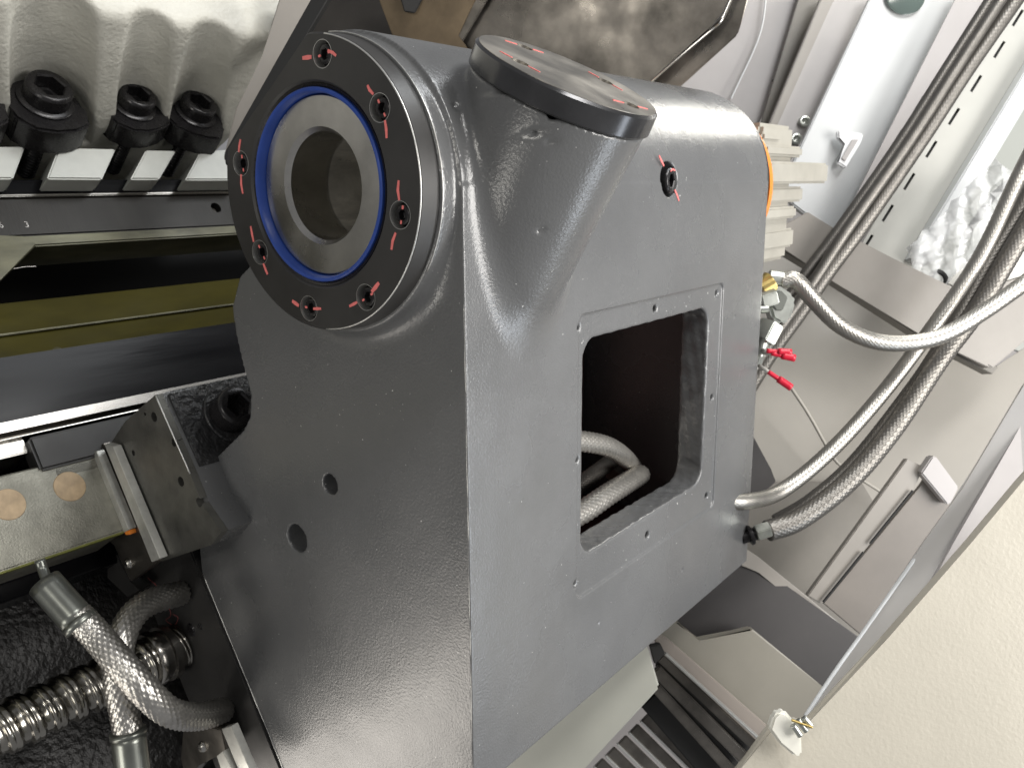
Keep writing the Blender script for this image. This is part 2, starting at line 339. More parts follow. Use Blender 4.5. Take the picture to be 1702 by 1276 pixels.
def f_cast(x, y, z):
    circ = np.hypot(y - .1815, z - .2215) - .1805
    low = polysd(y, z, prof)
    d = smin(circ, low, .004)
    main = np.maximum(d + .004, np.abs(x - (.024 + W_) / 2) - (W_ - .024) / 2 + .004); main = main - .004 + 0 * main
    coll = np.maximum(np.hypot(y - .184, z - .2205) - .1762, np.abs(x - .03) - .03); coll = np.maximum(coll, (chn[0] * y + chn[1] * z - chk - .003))
    # keep the fillet under the collar
    v = smin(main, coll, .005 + .023 * np.clip((.16 - z) / .06, 0, 1))
    v = np.maximum(v, -y - .0003)
    # inclined boss
    qx, qy, qz = x - LC[0], y - LC[1], z - LC[2]; s = -(qx * LN[0] + qy * LN[1] + qz * LN[2])
    rho = np.sqrt(np.maximum(qx * qx + qy * qy + qz * qz - s * s, 0)); rr = .109 - .058 * np.maximum(s - .03, 0)
    cone = np.maximum((rho - rr) * .985, np.maximum(LT + .001 - s, s - .42))
    v = smin(v, cone, .022)
    v = np.maximum(v, -np.maximum(rho - .1148, s - LT - .0008))
    v = np.maximum(v, -(np.maximum(rho - .100, np.abs(s - .0) - .05)) )
    # inside
    cav = np.maximum(np.maximum(np.abs(x - .465) - .40, np.abs(z + .17) - .30), np.abs(y - .215) - .16)
    v = smax(v, -cav, .012)
    op = np.maximum(rbox2(x, z, .487, -.152, .204, .162, .032), np.abs(y) - .08)
    wob = .0005 * np.sin(x * 160) * np.sin(z * 140 + y * 90)
    v = smax(v, -(op + wob), .005)
    pk = np.maximum(rbox2(x, z, .505, -.164, .238, .212, .014), y - .0035)
    v = np.maximum(v, -np.maximum(pk, -.02 - y))
    for hx in (.267, .492, .722):
        for hz in (.030, -.160, -.349):
            if hx == .492 and hz == -.160: continue
            v = np.maximum(v, -np.maximum(np.hypot(x - hx + (.004 if hz < -.2 else 0), z - hz) - .0058, y - .022))
    v = np.maximum(v, -np.maximum(np.hypot(y - .248, z + .178) - .0145, x - .055))
    v = np.maximum(v, -np.maximum(np.hypot(y - .327, z + .277) - .021, x - .06))
    v = np.maximum(v, -np.maximum(np.hypot(x - .52, z - .228) - .027, y - .035))
    v = np.maximum(v, -np.maximum(np.hypot(y - HY, z - HZ) - .125, x - .30))
    for X_, Z_, r_ in ((.046, .322, .008), (.042, .308, .006), (.066, .292, .007), (.060, .277, .008), (.070, .268, .005), (.095, .172, .005), (.62, -.46, .004), (.33, -.44, .003), (.80, -.02, .004)):
        v = v + .0035 * np.exp(-((x - X_) ** 2 + 1.7 * (z - Z_) ** 2) / (r_ * r_ * .5)) * (y < .03)
    lump = np.sin(x * 173 + y * 91 + 1.3 * np.sin(z * 71)) * np.sin(z * 157 - x * 60) + .8 * np.sin(x * 97 - y * 190 + z * 120) * np.sin(y * 143 + z * 61 + 2) + .6 * np.sin(x * 260 + z * 233) * np.sin(y * 201 - z * 301)
    v = v + .0006 * lump * ((y > .006) & (y < .07) & (x > .25) & (x < .73) & (z < .05) & (z > -.36))

    return v
RES = .0028
nets('body', f_cast, (-.012, -.19, -.82), (W_ + .012, .58, .44), RES, PAINT, casting)
# worn bright line where the paint thins on the long corner and on the base edge
def edgeline(pts, r, m=EDGE): return tube('worn_edge', pts, r, m, casting, seg=6, step=.01)
rnd = random.Random(3)
edgeline([(.0245 + rnd.uniform(0, .0006), .0012 + rnd.uniform(-.0003, .0004), z) for z in np.linspace(.09, -.56, 30)], .0009)
edgeline([bed(.0245 + rnd.uniform(-.0003, .0004), s, -.7028) for s in np.linspace(.045, .50, 24)], .0013)
aa = np.linspace(math.radians(212), math.radians(92), 34)
edgeline([(.0004,   .184 + .1764 * math.cos(a), .2205 + .1764 * math.sin(a)) for a in aa], .0008)
# ---- black flange
FX = -.028
fl = link('flange', lathe_me('flange', [(.1175, 0), (.1175, .025), (.1205, .028), (.1690, .028), (.1715, .0257), (.1730, 0)], 128, True), BLK, casting, basis((-1, 0, 0), (0, HY, HZ)))
MW[fl.name] = basis((-1, 0, 0), (0, HY, HZ))
cb = bmesh.new(); SCR = []
for y, z in ((.159, .368), (.071, .305), (.046, .191), (.106, .096), (.208, .075), (.297, .140), (.323, .251)):
    SCR.append((y, z, 0)); cyl_bm(cb, (FX - .01, y, z), (1, 0, 0), .0150, .03, 32)
p0 = np.array([0, *(chn * chk)]); 
tv = np.array([0, -chn[1], chn[0]]); nv = np.array([0, *chn])
o0 = np.array([0, *ch_a])
prism_bm([o0 + np.array([-.08, 0, 0]) - tv * .5, o0 + np.array([-.08, 0, 0]) + tv * .5, o0 + np.array([.05, 0, 0]) + tv * .5, o0 + np.array([.05, 0, 0]) - tv * .5], nv * .2, 0, cb)
boolcut(fl, cb)
tube('chamfer_glint', [(FX + .0012, HY + .1700 * math.cos(a), HZ + .1700 * math.sin(a)) for a in np.linspace(math.radians(268), math.radians(100), 60)], .0011, EDGE, fl, seg=6, step=.008)  # bright tube laid on as the highlight of the flange chamfer
# socket screw master (local z = out of the hole)
def screw_me(name, r, h, sock=.5):
    bm = bmesh.new(); seg = 36; rings = []
    pf = [(r, -h), (r, -r * .16), (r * .93, -r * .04), (r * .86, 0)]
    for rr, hh in pf: rings.append([bm.verts.new((rr * math.cos(2 * math.pi * i / seg), rr * math.sin(2 * math.pi * i / seg), hh)) for i in range(seg)])
    def hexr(a): a = (a % (math.pi / 3)) - math.pi / 6; return r * sock / math.cos(a)
    for sc_, hh in ((1.12, 0), (1.0, -r * .08), (1.0, -r * .75)):
        rings.append([bm.verts.new((hexr(2 * math.pi * i / seg) * sc_ * math.cos(2 * math.pi * i / seg), hexr(2 * math.pi * i / seg) * sc_ * math.sin(2 * math.pi * i / seg), hh)) for i in range(seg)])
    for A, B in zip(rings, rings[1:]):
        for i in range(seg): bm.faces.new((A[i], A[(i + 1) % seg], B[(i + 1) % seg], B[i]))
    c = bm.verts.new((0, 0, -r * .95))
    for i in range(seg): bm.faces.new((rings[-1][i], rings[-1][(i + 1) % seg], c))
    c = bm.verts.new((0, 0, -h))
    for i in range(seg): bm.faces.new((rings[0][(i + 1) % seg], rings[0][i], c))
    me = bm2me(bm, name, ang=30); me.materials.append(BLKS); return me
sm = screw_me('socket_screw', .0112, .015)
ringme = lathe_me('bright_counterbore', [(.0149, -.012), (.0149, -.001), (.0152, .0003), (.0157, .0003), (.0157, 0), (.0152, -.002)], 32); ringme.materials.append(EDGE)
def strip(name, pts, w, lift, m, parent, nrm, th=.0005):
    """thin ribbon of paint along a path on a surface with normal nrm"""
    nrm = np.array(nrm, float); bm = bmesh.new(); L = []; n = len(pts)
    for k, p in enumerate(pts):
        t = np.array(pts[min(k + 1, n - 1)]) - np.array(pts[max(k - 1, 0)]); t /= np.linalg.norm(t); s = np.cross(nrm, t); ww = w * (1 if 0 < k < n - 1 else .75)
        q = [np.array(p) + s * ww / 2, np.array(p) - s * ww / 2]
        L.append([bm.verts.new(Vector((v + nrm * l).tolist())) for l in (lift + th, lift - .0006) for v in q])
    for A, B in zip(L, L[1:]):
        for i, j in ((0, 1), (1, 3), (3, 2), (2, 0)): bm.faces.new((A[i], A[j], B[j], B[i]))
    for A in (L[0], L[-1]): bm.faces.new((A[0], A[1], A[3], A[2]))
    return link(name, bm2me(bm, name, False), m, parent)
marks = [((503, 97), (518, 95), (545, 84), (559, 93)), ((611, 142), (621, 157), (640, 200), (643, 230)), ((663, 300), (664, 333), (658, 387), (651, 415)),
         ((630, 470), (618, 485), (594, 502), (581, 509)), ((486, 500), (497, 508), (521, 513), (534, 513)), ((417, 376), (422, 402), (438, 438), (445, 456)), ((400, 232), (397, 253), (401, 290), (404, 322))]
def nearest(p, q): return p
for i, (y, z, a) in enumerate(SCR):
    link('bright_counterbore', ringme, None, fl, basis((-1, 0, 0), (FX, y, z)))
    s_ = link('socket_screw', sm, None, fl, basis((-1, 0, 0), (FX + .003, y, z)) @ Matrix.Rotation(rnd.uniform(0, 1), 4, 'Z'))
for k, (a, b, c, d) in enumerate(marks):
    A, B, C_, D_ = [Ax(*p, 0, FX) for p in (a, b, c, d)]
    m1 = (A + B) / 2 + np.array([0, rnd.uniform(-.002, .002), 0]); m2 = (C_ + D_) / 2 + np.array([0, rnd.uniform(-.002, .002), 0])
    strip('paint_mark', [A, m1, B], .0052 if k in (0, 3, 4) else .0038, 0, RED, fl, (-1, 0, 0)); strip('paint_mark', [C_, m2, D_], .0038, 0, RED, fl, (-1, 0, 0))
    # paint dab carried over the screw head
    mid = (B + C_) / 2; dr = (C_ - B) / np.linalg.norm(C_ - B)
    off = np.array([.0245 * 0 + .026 - .0002, 0, 0]) * 0
    yy, zz, _ = min(SCR, key=lambda q: math.hypot(q[0] - mid[1], q[1] - mid[2])); cc = np.array([FX + .003, yy, zz])
    strip('paint_mark', [cc - dr * .0104, cc - dr * .0082, cc - dr * .0062], .003, 0, RED, fl, (-1, 0, 0)); strip('paint_mark', [cc + dr * .0062, cc + dr * .0082, cc + dr * .0104], .0026, 0, RED, fl, (-1, 0, 0))
def lring(name, pf, m, x=0, seg=128, closed=True, parent=casting): return lathe(name, pf, (x, HY, HZ), (-1, 0, 0), m, parent, seg, closed)
lring('inner_black_ring', [(.1172, -.02), (.1172, .026), (.1130, .024), (.1130, -.02)], BLKS)
lring('blue_seal', [(.1125, 0), (.1125, .0270), (.1108, .0285), (.1085, .0280), (.1066, .0255), (.1058, .014), (.1052, 0)], BLUE)
lring('spindle_sleeve', [(.1045, -.05), (.1045, .0160), (.1035, .0170), (.0690, .0170), (.0640, .0105), (.0640, -.05)], STEEL)
lring('bore', [(.068, -.045), (.0640, -.045), (.0640, -.20), (.0625, -.203), (.0625, -.34), (.0, -.34)], BORE, closed=False)
# ---- lid
lid = lathe('round_lid', [(0, -.0), (LR - .003, 0), (LR, -.003), (LR, -LT + .002), (LR - .002, -LT), (LR - .006, -LT - .001), (.098, -LT - .004), (0, -LT - .004)], LC, LN, LIDM, casting, 128)
lid['label'] = 'polished dark steel lid with pink paint marks on its four screws'
LB = basis(LN, LC)
def lidpt(px, py):
    return Pl(px, py, LN, float(LN @ LC))
lcs = [((872, 79), (845, 70), (895, 86)), ((864, 104), (840, 91), (880, 112)), ((1006, 136), (985, 122), (1036, 150)), ((1048, 175), (1023, 168), (1072, 181))]
lcb = bmesh.new()
for c, a, b in lcs: cyl_bm(lcb, lidpt(*c) - LN * .009, LN, .0105, .02, 24)
boolcut(lid, lcb)
lf = lathe('lid_face', [(0, -.004), (LR - .0035, -.004), (LR - .0035, .0005), (0, .0005)], LC, LN, LIDF, lid, 128)  # thin disc added to carry the brighter top as a paler colour
lcb = bmesh.new()
for c, a, b in lcs: cyl_bm(lcb, lidpt(*c) - LN * .009, LN, .0104, .02, 24)
boolcut(lf, lcb)
lsm = screw_me('lid_screw', .0082, .012)
for c, a, b in lcs:
    q = lidpt(*c); link('lid_screw', lsm, None, lid, basis(LN, q - LN * .003)); q0 = lidpt(*a); q1 = lidpt(*b)
    tt = (q1 - q0) / np.linalg.norm(q1 - q0)
    strip('paint_mark', [q - tt * .028, q - tt * .020, q - tt * .0112], .003, .0006, RED, lid, LN); strip('paint_mark', [q + tt * .0112, q + tt * .019, q + tt * .027], .0028, .0006, RED, lid, LN)
# ---- front cap screw
fs = link('cap_screw', screw_me('cap_screw', .0195, .03), None, casting, basis((.10, -1, .02), (.522, -.003, .226)))
strip('paint_mark', [Ax(*p, 1, 0) for p in ((1095, 259), (1099, 268), (1103, 276))], .004, .0004, RED, casting, (0, -1, 0))
strip('paint_mark', [Ax(*p, 1, 0) for p in ((1121, 316), (1125, 325), (1128, 334))], .004, .0004, RED, casting, (0, -1, 0))
strip('paint_mark', [(.512, -.0045, .240), (.518, -.0050, .243), (.527, -.0045, .241)], .003, .0005, RED, fs, (0, -1, 0))
# ---- interior tapped stub, flat pad and the right-hand end
endc = lathe('end_cover', [(0, 0), (.1795, 0), (.1795, .016), (.174, .020), (.150, .022), (.150, .03), (0, .03)], (W_, HY, HZ), (1, 0, 0), BLK, casting, 96)
lathe('orange_seal', [(.140, 0), (.172, 0), (.172, .016), (.140, .016)], (W_ + .0215, HY - .008, HZ - .010), (1, 0, 0), ORNG, casting, 96, True)
# finned housing bolted to the end
fh = empty('finned_housing', (W_ + .05, .1, .1), 'beige grey ribbed aluminium housing on the far end of the casting barrel', 'housing')
def zbox(name, x0, x1, y0, y1, z0, z1, m, parent, bv=.003): return prism(name, [(x0, y0, z0), (x1, y0, z0), (x1, y1, z0), (x0, y1, z0)], (0, 0, z1 - z0), m, parent, bv)
zbox('core', W_ + .038, 1.14, .034, .31, .06, .335, FINM, fh, .008)
for x1, y0, z0, z1 in ((1.06, .030, .300, .318), (1.17, .022, .272, .294), (1.315, .012, .218, .262), (1.20, .026, .180, .212), (1.15, .020, .147, .172), (1.17, .030, .085, .125)):
    zbox('rib', W_ + .0385, x1, y0, .29, z0, z1, FINM, fh, .005)

# ================================================================== SADDLE UNDER THE CASTING
saddle = empty('saddle_block', bed(.2, -.1, -.7), 'dark grey saddle block under the casting with speckled end face and scribbled number', 'machine part')
# slide plate (speckled left face towards the viewer is x = -.03)
def Xp(x, l): return [Ax(px, py, 0, x) for px, py in l]
sb = prism('slide_end', Xp(-.03, [(258, 656), (316, 787), (336, 838), (368, 884), (352, 905), (267, 933), (222, 842), (185, 735), (208, 700)]), (.012, 0, 0), mat('speckled_grey_plate', (.135, .133, .12), .38, .6, bump=.4, bscale=330, var=.3, vscale=18, rvar=.08, bdist=.001, specks=.77), saddle, 0)
body_p = [p + np.array([.0122, 0, 0]) for p in Xp(-.03, [(258, 656), (316, 787), (336, 838), (368, 884), (352, 905), (267, 933), (222, 842)])]
prism('slide_body', body_p, (.06, 0, 0), PAINT, saddle, 0)
scb = bmesh.new()
for p, r in (((279, 738), .0065), ((291, 803), .0080), ((321, 838), .0075), ((246, 695), .008), ((212, 755), .005), ((231, 690), .003)): cyl_bm(scb, Ax(*p, 0, -.04), (1, 0, 0), r, .03, 20)
boolcut(sb, scb, flat=True)
tube('worn_edge', [Ax(*p, 0, -.031) for p in ((258, 656), (272, 688), (295, 740), (316, 787))], .0012, EDGE, saddle, seg=6, step=.01)
bedbox('slide_top', -.0178, .6, -.227, -.092, -.70, -.5290, ROUGHP, saddle, .006)
tp = Qn(393, 684, -.52)
lathe('counterbore_ring', [(.034, 0), (.034, .0135), (.050, .0135), (.052, .012), (.052, 0)], tp - ND * .018, ND, ROUGHP, saddle, 48, True)
link('cap_screw', screw_me('cap_screw_big', .033, .05, .52), None, saddle, basis(ND * .95 + np.array([-.05, 0, 0]), Qn(398, 672, -.485)))
strip('paint_mark', [Qn(*p, -.5335) for p in ((381, 640), (383, 648), (386, 656))], .004, .0004, REDD, saddle, ND)
# dark machined apron below the base edge
bedbox('slide_core', -.0175, .6, -.222, -.005, -.712, -.702, GPLATE, saddle, .001)
bedbox('slide_web', -.0175, .6, -.09, -.005, -.70, -.62, ROUGHP, saddle, .002)
bedbox('apron', .020, .62, -.02, .56, -.905, -.7045, BLK, saddle, .003)
ap = saddle
for path in ([(246, 960), (262, 975), (258, 985), (280, 1000), (286, 990)], [(272, 985), (284, 1020), (276, 1030), (290, 1038), (296, 1026), (288, 1020)], [(298, 1046), (288, 1056), (292, 1070), (304, 1068), (300, 1054), (292, 1052)]):
    P3 = [Ax(*p, 0, .020) for p in path]; strip('scribble', list(spline(P3, 5)), .0014, .0002, REDD, saddle, (-1, 0, 0), .0003)
acb = None
lathe('apron_plug', [(0, .003), (.010, .003), (.012, 0)], Ax(318, 1046, 0, .020), (-1, 0, 0), BLKS, saddle, 24)
lathe('apron_plug', [(0, .002), (.005, .002), (.006, 0)], Ax(333, 1041, 0, .020), (-1, 0, 0), BLKS, saddle, 16)
# wiper: aluminium strips, spacer, bracket
wp = empty('way_wiper', Ax(230, 860, 0, -.04), 'pair of bright aluminium wiper strips with small holes beside the speckled end face', 'wiper', None)
def strip_x(name, poly, x, th, m, parent, bv=.0008): return prism(name, Xp(x, poly), (th, 0, 0), m, parent, bv)
s1 = strip_x('outer_strip', [(173, 738), (188, 742), (266, 928), (252, 934)], -.046, .014, ALU, wp)
hb = bmesh.new()
for p in ((241, 886), (246, 897), (252, 890), (238, 873)): cyl_bm(hb, Ax(*p, 0, -.055), (1, 0, 0), .0016, .02, 12)
boolcut(s1, hb, flat=True)
strip_x('inner_strip', [(150, 752), (160, 750), (214, 880), (204, 886)], -.052, .014, ALU, wp)
strip_x('rubber_edge', [(146, 752), (151, 751), (205, 887), (199, 890)], -.050, .014, DARK, wp)
strip_x('spacer', [(144, 744), (172, 737), (236, 875), (212, 884), (160, 752)], -.036, .012, STAIN, wp)
strip_x('orange_tip', [(206, 884), (214, 881), (216, 888), (209, 889)], -.052, .012, ORNG, wp)
br = strip_x('corner_bracket', [(178, 898), (236, 872), (262, 932), (216, 966), (190, 905)], -.040, .016, STAIN, wp, .0015)
lathe('rivet', [(0, .007), (.006, .006), (.009, .002), (.0095, 0)], Ax(214, 936, 0, -.040), (-1, 0, 0), STEEL, wp, 24)
for p in ((177, 768), (221, 878)): lathe('rivet', [(0, .004), (.006, .003), (.008, 0)], Ax(*p, 0, -.036), (-1, 0, 0), BLKS, wp, 20)
strip_x('dark_backing', [(180, 900), (216, 966), (232, 980), (212, 992), (178, 960)], -.02, .02, BLK, wp)
w2 = empty('way_wiper', Ax(370, 1240, 0, -.02), 'lower pair of bright wiper strips at the bottom edge, under the scribbled dark face', 'wiper')
s2 = strip_x('outer_strip', [(368, 1211), (384, 1206), (420, 1290), (402, 1292)], -.030, .013, ALU, w2)
hb = bmesh.new()
for p in ((378, 1217), (384, 1229)): cyl_bm(hb, Ax(*p, 0, -.045), (1, 0, 0), .0018, .03, 12)
boolcut(s2, hb, flat=True)
strip_x('inner_strip', [(360, 1256), (370, 1248), (392, 1290), (372, 1292)], -.036, .012, ALU, w2)
strip_x('corner_bracket', [(304, 1213), (336, 1204), (368, 1212), (376, 1250), (330, 1270), (310, 1300), (300, 1260)], -.018, .02, STAIN, w2, .0015)
lathe('rivet', [(0, .007), (.006, .006), (.009, .002), (.0095, 0)], Ax(337, 1240, 0, -.018), (-1, 0, 0), STEEL, w2, 24)

# ================================================================== BED AND GUIDEWAYS (run along x)
XL, XR = -1.0, 1.3
lowr = empty('lower_guideway', bed(-.3, -.15, -.8), 'lower ground guideway beam with two tan round plugs and a painted yellow green glow along its lower edge', 'guide rail')
bedbox('beam', XL, -.048, -.215, -.074, -.86, -.742, GPLATE, lowr, .003)
bedbox('glow_edge', XL, -.050, -.0742, -.0715, -.757, -.7425, mat('yellow_green_glow', (.20, .21, .05), .35, .3, var=.4, vscale=20), lowr, .0015)  # thin coloured strip painting a yellow-green glow on the lower boundary
bedbox('under_side', XL, .3, -.20, -.045, -.95, -.868, DRAIL, lowr, .003)
for p in ((116, 808), (14, 838)):
    lathe('plug', [(0, .0012), (.024, .0012), (.0248, 0)], Qn(*p, -.742), ND, PLUG, lowr, 40)
midr = empty('middle_guideway', bed(-.3, -.3, -.75), 'long polished dark guideway with a bright rounded front edge crossing behind the flange', 'guide rail')
bedbox('rail', XL, XR, -.405, -.286, -.82, -.742, DRAIL, midr, .004)
bedbox('bright_edge', XL, XR, -.296, -.268, -.80, -.732, RAIL, midr, .009)
bedbox('ground_land', XL, -.14, -.2675, -.243, -.83, -.752, STEEL, midr, .002)
bedbox('rail_underside', XL, XR, -.263, -.235, -.98, -.835, DRAIL, midr, .003)
bedbox('rail_clip', -.14, .05, -.262, -.205, -.775, -.735, BLK, midr, .004)
bedbox('rail_clip_lip', -.12, .05, -.206, -.185, -.79, -.742, RAIL, midr, .003)
uw = empty('bed_web', bed(-.3, -.45, -.9), 'dark web with oily ochre sheen recessed between the two guideways', 'machine part')
bedbox('ochre_web', XL, XR, -.525, -.41, -1.0, -.80, OLIVE, uw, .004)
bedbox('web_ledge', XL, XR, -.455, -.408, -.81, -.775, OLIVE, uw, .006)
bedbox('web_line', XL, XR, -.4575, -.4545, -.80, -.7735, OILE, uw, .001)
for p in ((97, 585), (85, 606)): lathe('weld_spot', [(0, .004), (.006, .003), (.010, 0)], Qn(*p, -.775), ND, OILE, uw, 16)
bedbox('web_back', XL, XR, -.76, -.50, -1.15, -1.05, DARK, uw, .004)
upr = empty('upper_guideway', bed(-.3, -.7, -.8), 'black milled guideway bar with tapped hole and stamped digits below the clamps', 'guide rail')
ubar = bedbox('milled_bar', XL, XR, -.728, -.650, -.90, -.80, mat('milled_black_steel', (.026, .024, .021), .36, .2, spec=.3, bump=.35, bscale=420, var=.25, vscale=10, stretch=(1, .1, .1), bdist=.001), upr, .003)
hb = bmesh.new()
for p in ((352, 353), (-40, 357)): cyl_bm(hb, Qn(*p, -.82), ND, .012, .05, 28)
boolcut(ubar, hb)
lathe('tapped_hole', [(.0118, 0), (.0105, -.003), (.0118, -.006), (.0105, -.009), (.0118, -.012), (.0105, -.015), (.0118, -.018), (.002, -.019), (0, -.019)], Qn(352, 353, -.8015), ND, BORE, upr, 28)
bedbox('top_ledge', XL, XR, -.765, -.7285, -.90, -.795, DRAIL, upr, .004)
bedbox('ledge_edge', XL, XR, -.733, -.7275, -.83, -.7935, EDGE if False else RAIL, upr, .0015)
bedbox('oily_lip', XL, XR, -.6495, -.628, -.88, -.798, OILE, upr, .003)
pxN('corner_plate', [(-60, 388), (40, 392), (62, 405), (0, 466), (-60, 520)], -.79, .02, OILE, upr, .002)
tube('thin_wire', [Qn(22, 447, -.80), Qn(40, 444, -.80), Qn(60, 443, -.80)], .0012, RAIL, upr, seg=8)
def text(s, px, py, k, size, m, parent):
    cu = bpy.data.curves.new('t', 'FONT'); cu.body = s; cu.size = size; cu.extrude = .0002; to = bpy.data.objects.new('t', cu); COL.objects.link(to)
    bpy.context.view_layer.update(); me = bpy.data.meshes.new_from_object(to.evaluated_get(bpy.context.evaluated_depsgraph_get())); bpy.data.objects.remove(to)
    o_ = Qn(px, py, k); M = Matrix.Identity(4)
    for i in range(3): M[i][0] = (1, 0, 0)[i]; M[i][1] = -SD[i]; M[i][2] = ND[i]; M[i][3] = o_[i]
    me.materials.clear(); link('stamped_digit', me, m, parent, M)
text('6', -1, 379, -.7995, .017, RAIL, upr); text('3', 42, 378, -.7995, .017, RAIL, upr)
# rear bed floor
fl0 = bedbox('bed_floor', -.55, 1.4, -.3, .40, -1.16, -1.02, BEDP, None, .01); tag(fl0, 'rough black cast bed floor under the hoses', 'floor', kind='structure'); center(fl0)
fl1 = bedbox('bed_back_wall', -1.2, 1.4, -1.0, -.31, -1.45, -1.30, DARK, None, .01); tag(fl1, 'black recess behind the guideways', 'wall', kind='structure'); center(fl1)

# ================================================================== WHITE HEADSTOCK WITH CLAMPS
hs = empty('white_headstock', bed(.1, -.95, -.8), 'rough white painted casting with scalloped pockets at the top left', 'machine part')
# implicit in (X, S, N)
NH = -.735
pk = []
for (px, py, r) in ((86, 205, .074), (228, 212, .050), (324, 226, .062), (-85, 200, .074)):
    q = Qn(px, py, -.752); pk.append((q[0], float(SD @ q), r))
def f_head(x, s, n):
    face = (n - (-.70 + 5.0 * (-.856 - s))) * .2
    face = smax(face, (n + .480 + .30 * (s + .92)) * .94, .014)
    v = np.maximum(np.maximum(face, -1.02 - n), s + .847); v = np.maximum(v, x - (HSX + .12 * (n + .75)))
    for X, S_, r in pk:
        h = n + .75
        dd = np.hypot(x - X + .27 * h, s - S_ + .02 * h) - r - .02 * h
        dd = np.minimum(dd, np.maximum(np.abs(x - X + .27 * h) - r - .02 * h, -(s - S_ + .02 * h)))
        dd = np.maximum(dd, -(n + .80))
        v = smax(v, -dd, .010)
    return v
HSX = Qn(392, 240, -.75)[0]
lo = (-.75, -1.42, -1.03); hi = (HSX + .10, -.84, -.30)
hb_ = nets('scalloped_body', f_head, lo, hi, .0045, WHITEC, hs)
me = hb_.data; a = np.empty(len(me.vertices) * 3, np.float32); me.vertices.foreach_get('co', a); a = a.reshape(-1, 3).astype(float)
w = np.stack([a[:, 0], a[:, 1] * SD[1] + a[:, 2] * ND[1], a[:, 1] * SD[2] + a[:, 2] * ND[2]], 1); me.vertices.foreach_set('co', w.astype(np.float32).ravel()); me.update()
bmx = bmesh.new(); bmx.from_mesh(me); bmesh.ops.recalc_face_normals(bmx, faces=bmx.faces); bmx.to_mesh(me); bmx.free()
for poly in ([(-90, 243), (42, 243), (22, 297), (-90, 297)], [(98, 245), (193, 247), (170, 298), (78, 297)], [(243, 249), (293, 250), (265, 298), (217, 298)], [(333, 252), (420, 244), (402, 299), (308, 299)]):
    pxN('clamping_tooth', poly, -.752, .12, WHITEM, hs, .003)
AXC = bed(-.034, -.149, .99); AXC /= np.linalg.norm(AXC)
clamps = [(84, 141, .0405, 'large black clamp with hex socket screw, nearest the left edge of the picture', 1.0), (231, 155, .0355, 'black socket screw clamp in the middle white pocket, touching the clamp on its right', .86), (334, 168, .0360, 'black socket screw clamp in the pocket closest to the round flange', .82), (-62, 130, .0405, 'black clamp cut off by the left edge of the picture', 1.0)]
for (px, py, r, lab, k) in clamps:
    t0 = Qn(px, py, -.665) if k > .9 else Qn(px, py, -.68)
    ce = empty('clamp', t0, lab, 'clamp', 'black clamps on the white casting')
    link('socket_screw', screw_me('clamp_screw', r, r * 1.0, .56), None, ce, basis(AXC, t0))
    b0 = t0 - AXC * r * .95
    # claw: a stubby wedge, round at the back, blunt in front
    u = np.cross(AXC, [1, 0, 0]); u = np.array([1, 0, 0]) - AXC * AXC[0]; u /= np.linalg.norm(u); v = np.cross(AXC, u)
    if v @ SD < 0: v = -v
    pts = []
    rt = math.radians({84: 4, 231: -4, 334: 30}.get(px, 0)); u, v = u * math.cos(rt) + v * math.sin(rt), v * math.cos(rt) - u * math.sin(rt)
    kk = 1.62 if k > .9 else 1.72
    for a_ in np.linspace(math.radians(-195), math.radians(15), 22): pts.append(b0 + u * (kk * r * math.cos(a_)) + v * (1.3 * r * math.sin(a_) + .1 * r))
    pts += [b0 + u * kk * r + v * 1.30 * r, b0 + u * .9 * r + v * 1.72 * r, b0 + v * 1.9 * r, b0 - u * .9 * r + v * 1.8 * r, b0 - u * kk * .98 * r + v * 1.2 * r]
    prism('claw', pts, -AXC * r * 1.5, BLKS, ce, r * .14)
    lathe('washer', [(0, 0), (r * 1.18, 0), (r * 1.22, r * .08), (r * 1.1, r * .16), (0, r * .16)], b0, AXC, BLKS, ce, 40)
    def rib(s, th, rr): return rr * (1 + .12 * np.sin(2 * math.pi * s[:, None] / .0075 + th[None, :]))
    st0 = b0 - AXC * r * .9 + v * r * .55
    tube('stud', [st0, st0 - AXC * .14], r * .36, BLKS, ce, seg=20, step=.0009, rib=rib)
# ================================================================== TOP: SHEET METAL BEHIND THE CASTING
def top(o, label, cat, kind=None): tag(o, label, cat, kind=kind); center(o); return o
top(pxD('cover_post', [(470, -20), (535, -20), (520, 18), (405, 205), (372, 262), (392, 180), (438, 92)], 1.72, .03, PANT, tilt=(-.3, 0)), 'diagonal grey beige post between the white casting and the black strip', 'post')
top(pxD('gap_shade_strip', [(527, -20), (556, -20), (430, 190), (375, 275), (372, 255)], 1.60, .02, DARK), 'thin black diagonal strip touching the cut edge of the round flange', 'strip')  # black plate painting the shadow gap beside the flange's cut edge
top(pxD('dark_cover_sheet', [(548, -20), (660, -20), (760, 110), (740, 180), (500, 160), (470, 120)], 2.05, .01, mat('dark_grey_sheet', (.055, .05, .046), .42, .3, var=.2, vscale=8), tilt=(.3, .2)), 'dark grey sheet directly above the barrel of the casting', 'cover')
bc = empty('chip_guard', Wp(720, 40, 1.98), 'brown oily folded guard plate above the barrel, left of the big stainless chute', 'guard')
pxD('plate', [(622, -20), (800, -20), (760, 60), (800, 110), (700, 100), (652, 60)], 1.99, .008, BROWN, bc, tilt=(.2, -.3))
pxD('fold', [(800, -20), (822, -20), (755, 92), (738, 84)], 1.975, .01, STAIN, bc, tilt=(.2, -.3))
pxD('notch', [(660, -20), (712, -20), (690, 22), (672, 20)], 1.97, .004, BLK, bc)
ct = empty('stainless_chute', Wp(1000, 60, 1.95), 'stained dark stainless chute with a bright rolled edge behind the round lid', 'chute')
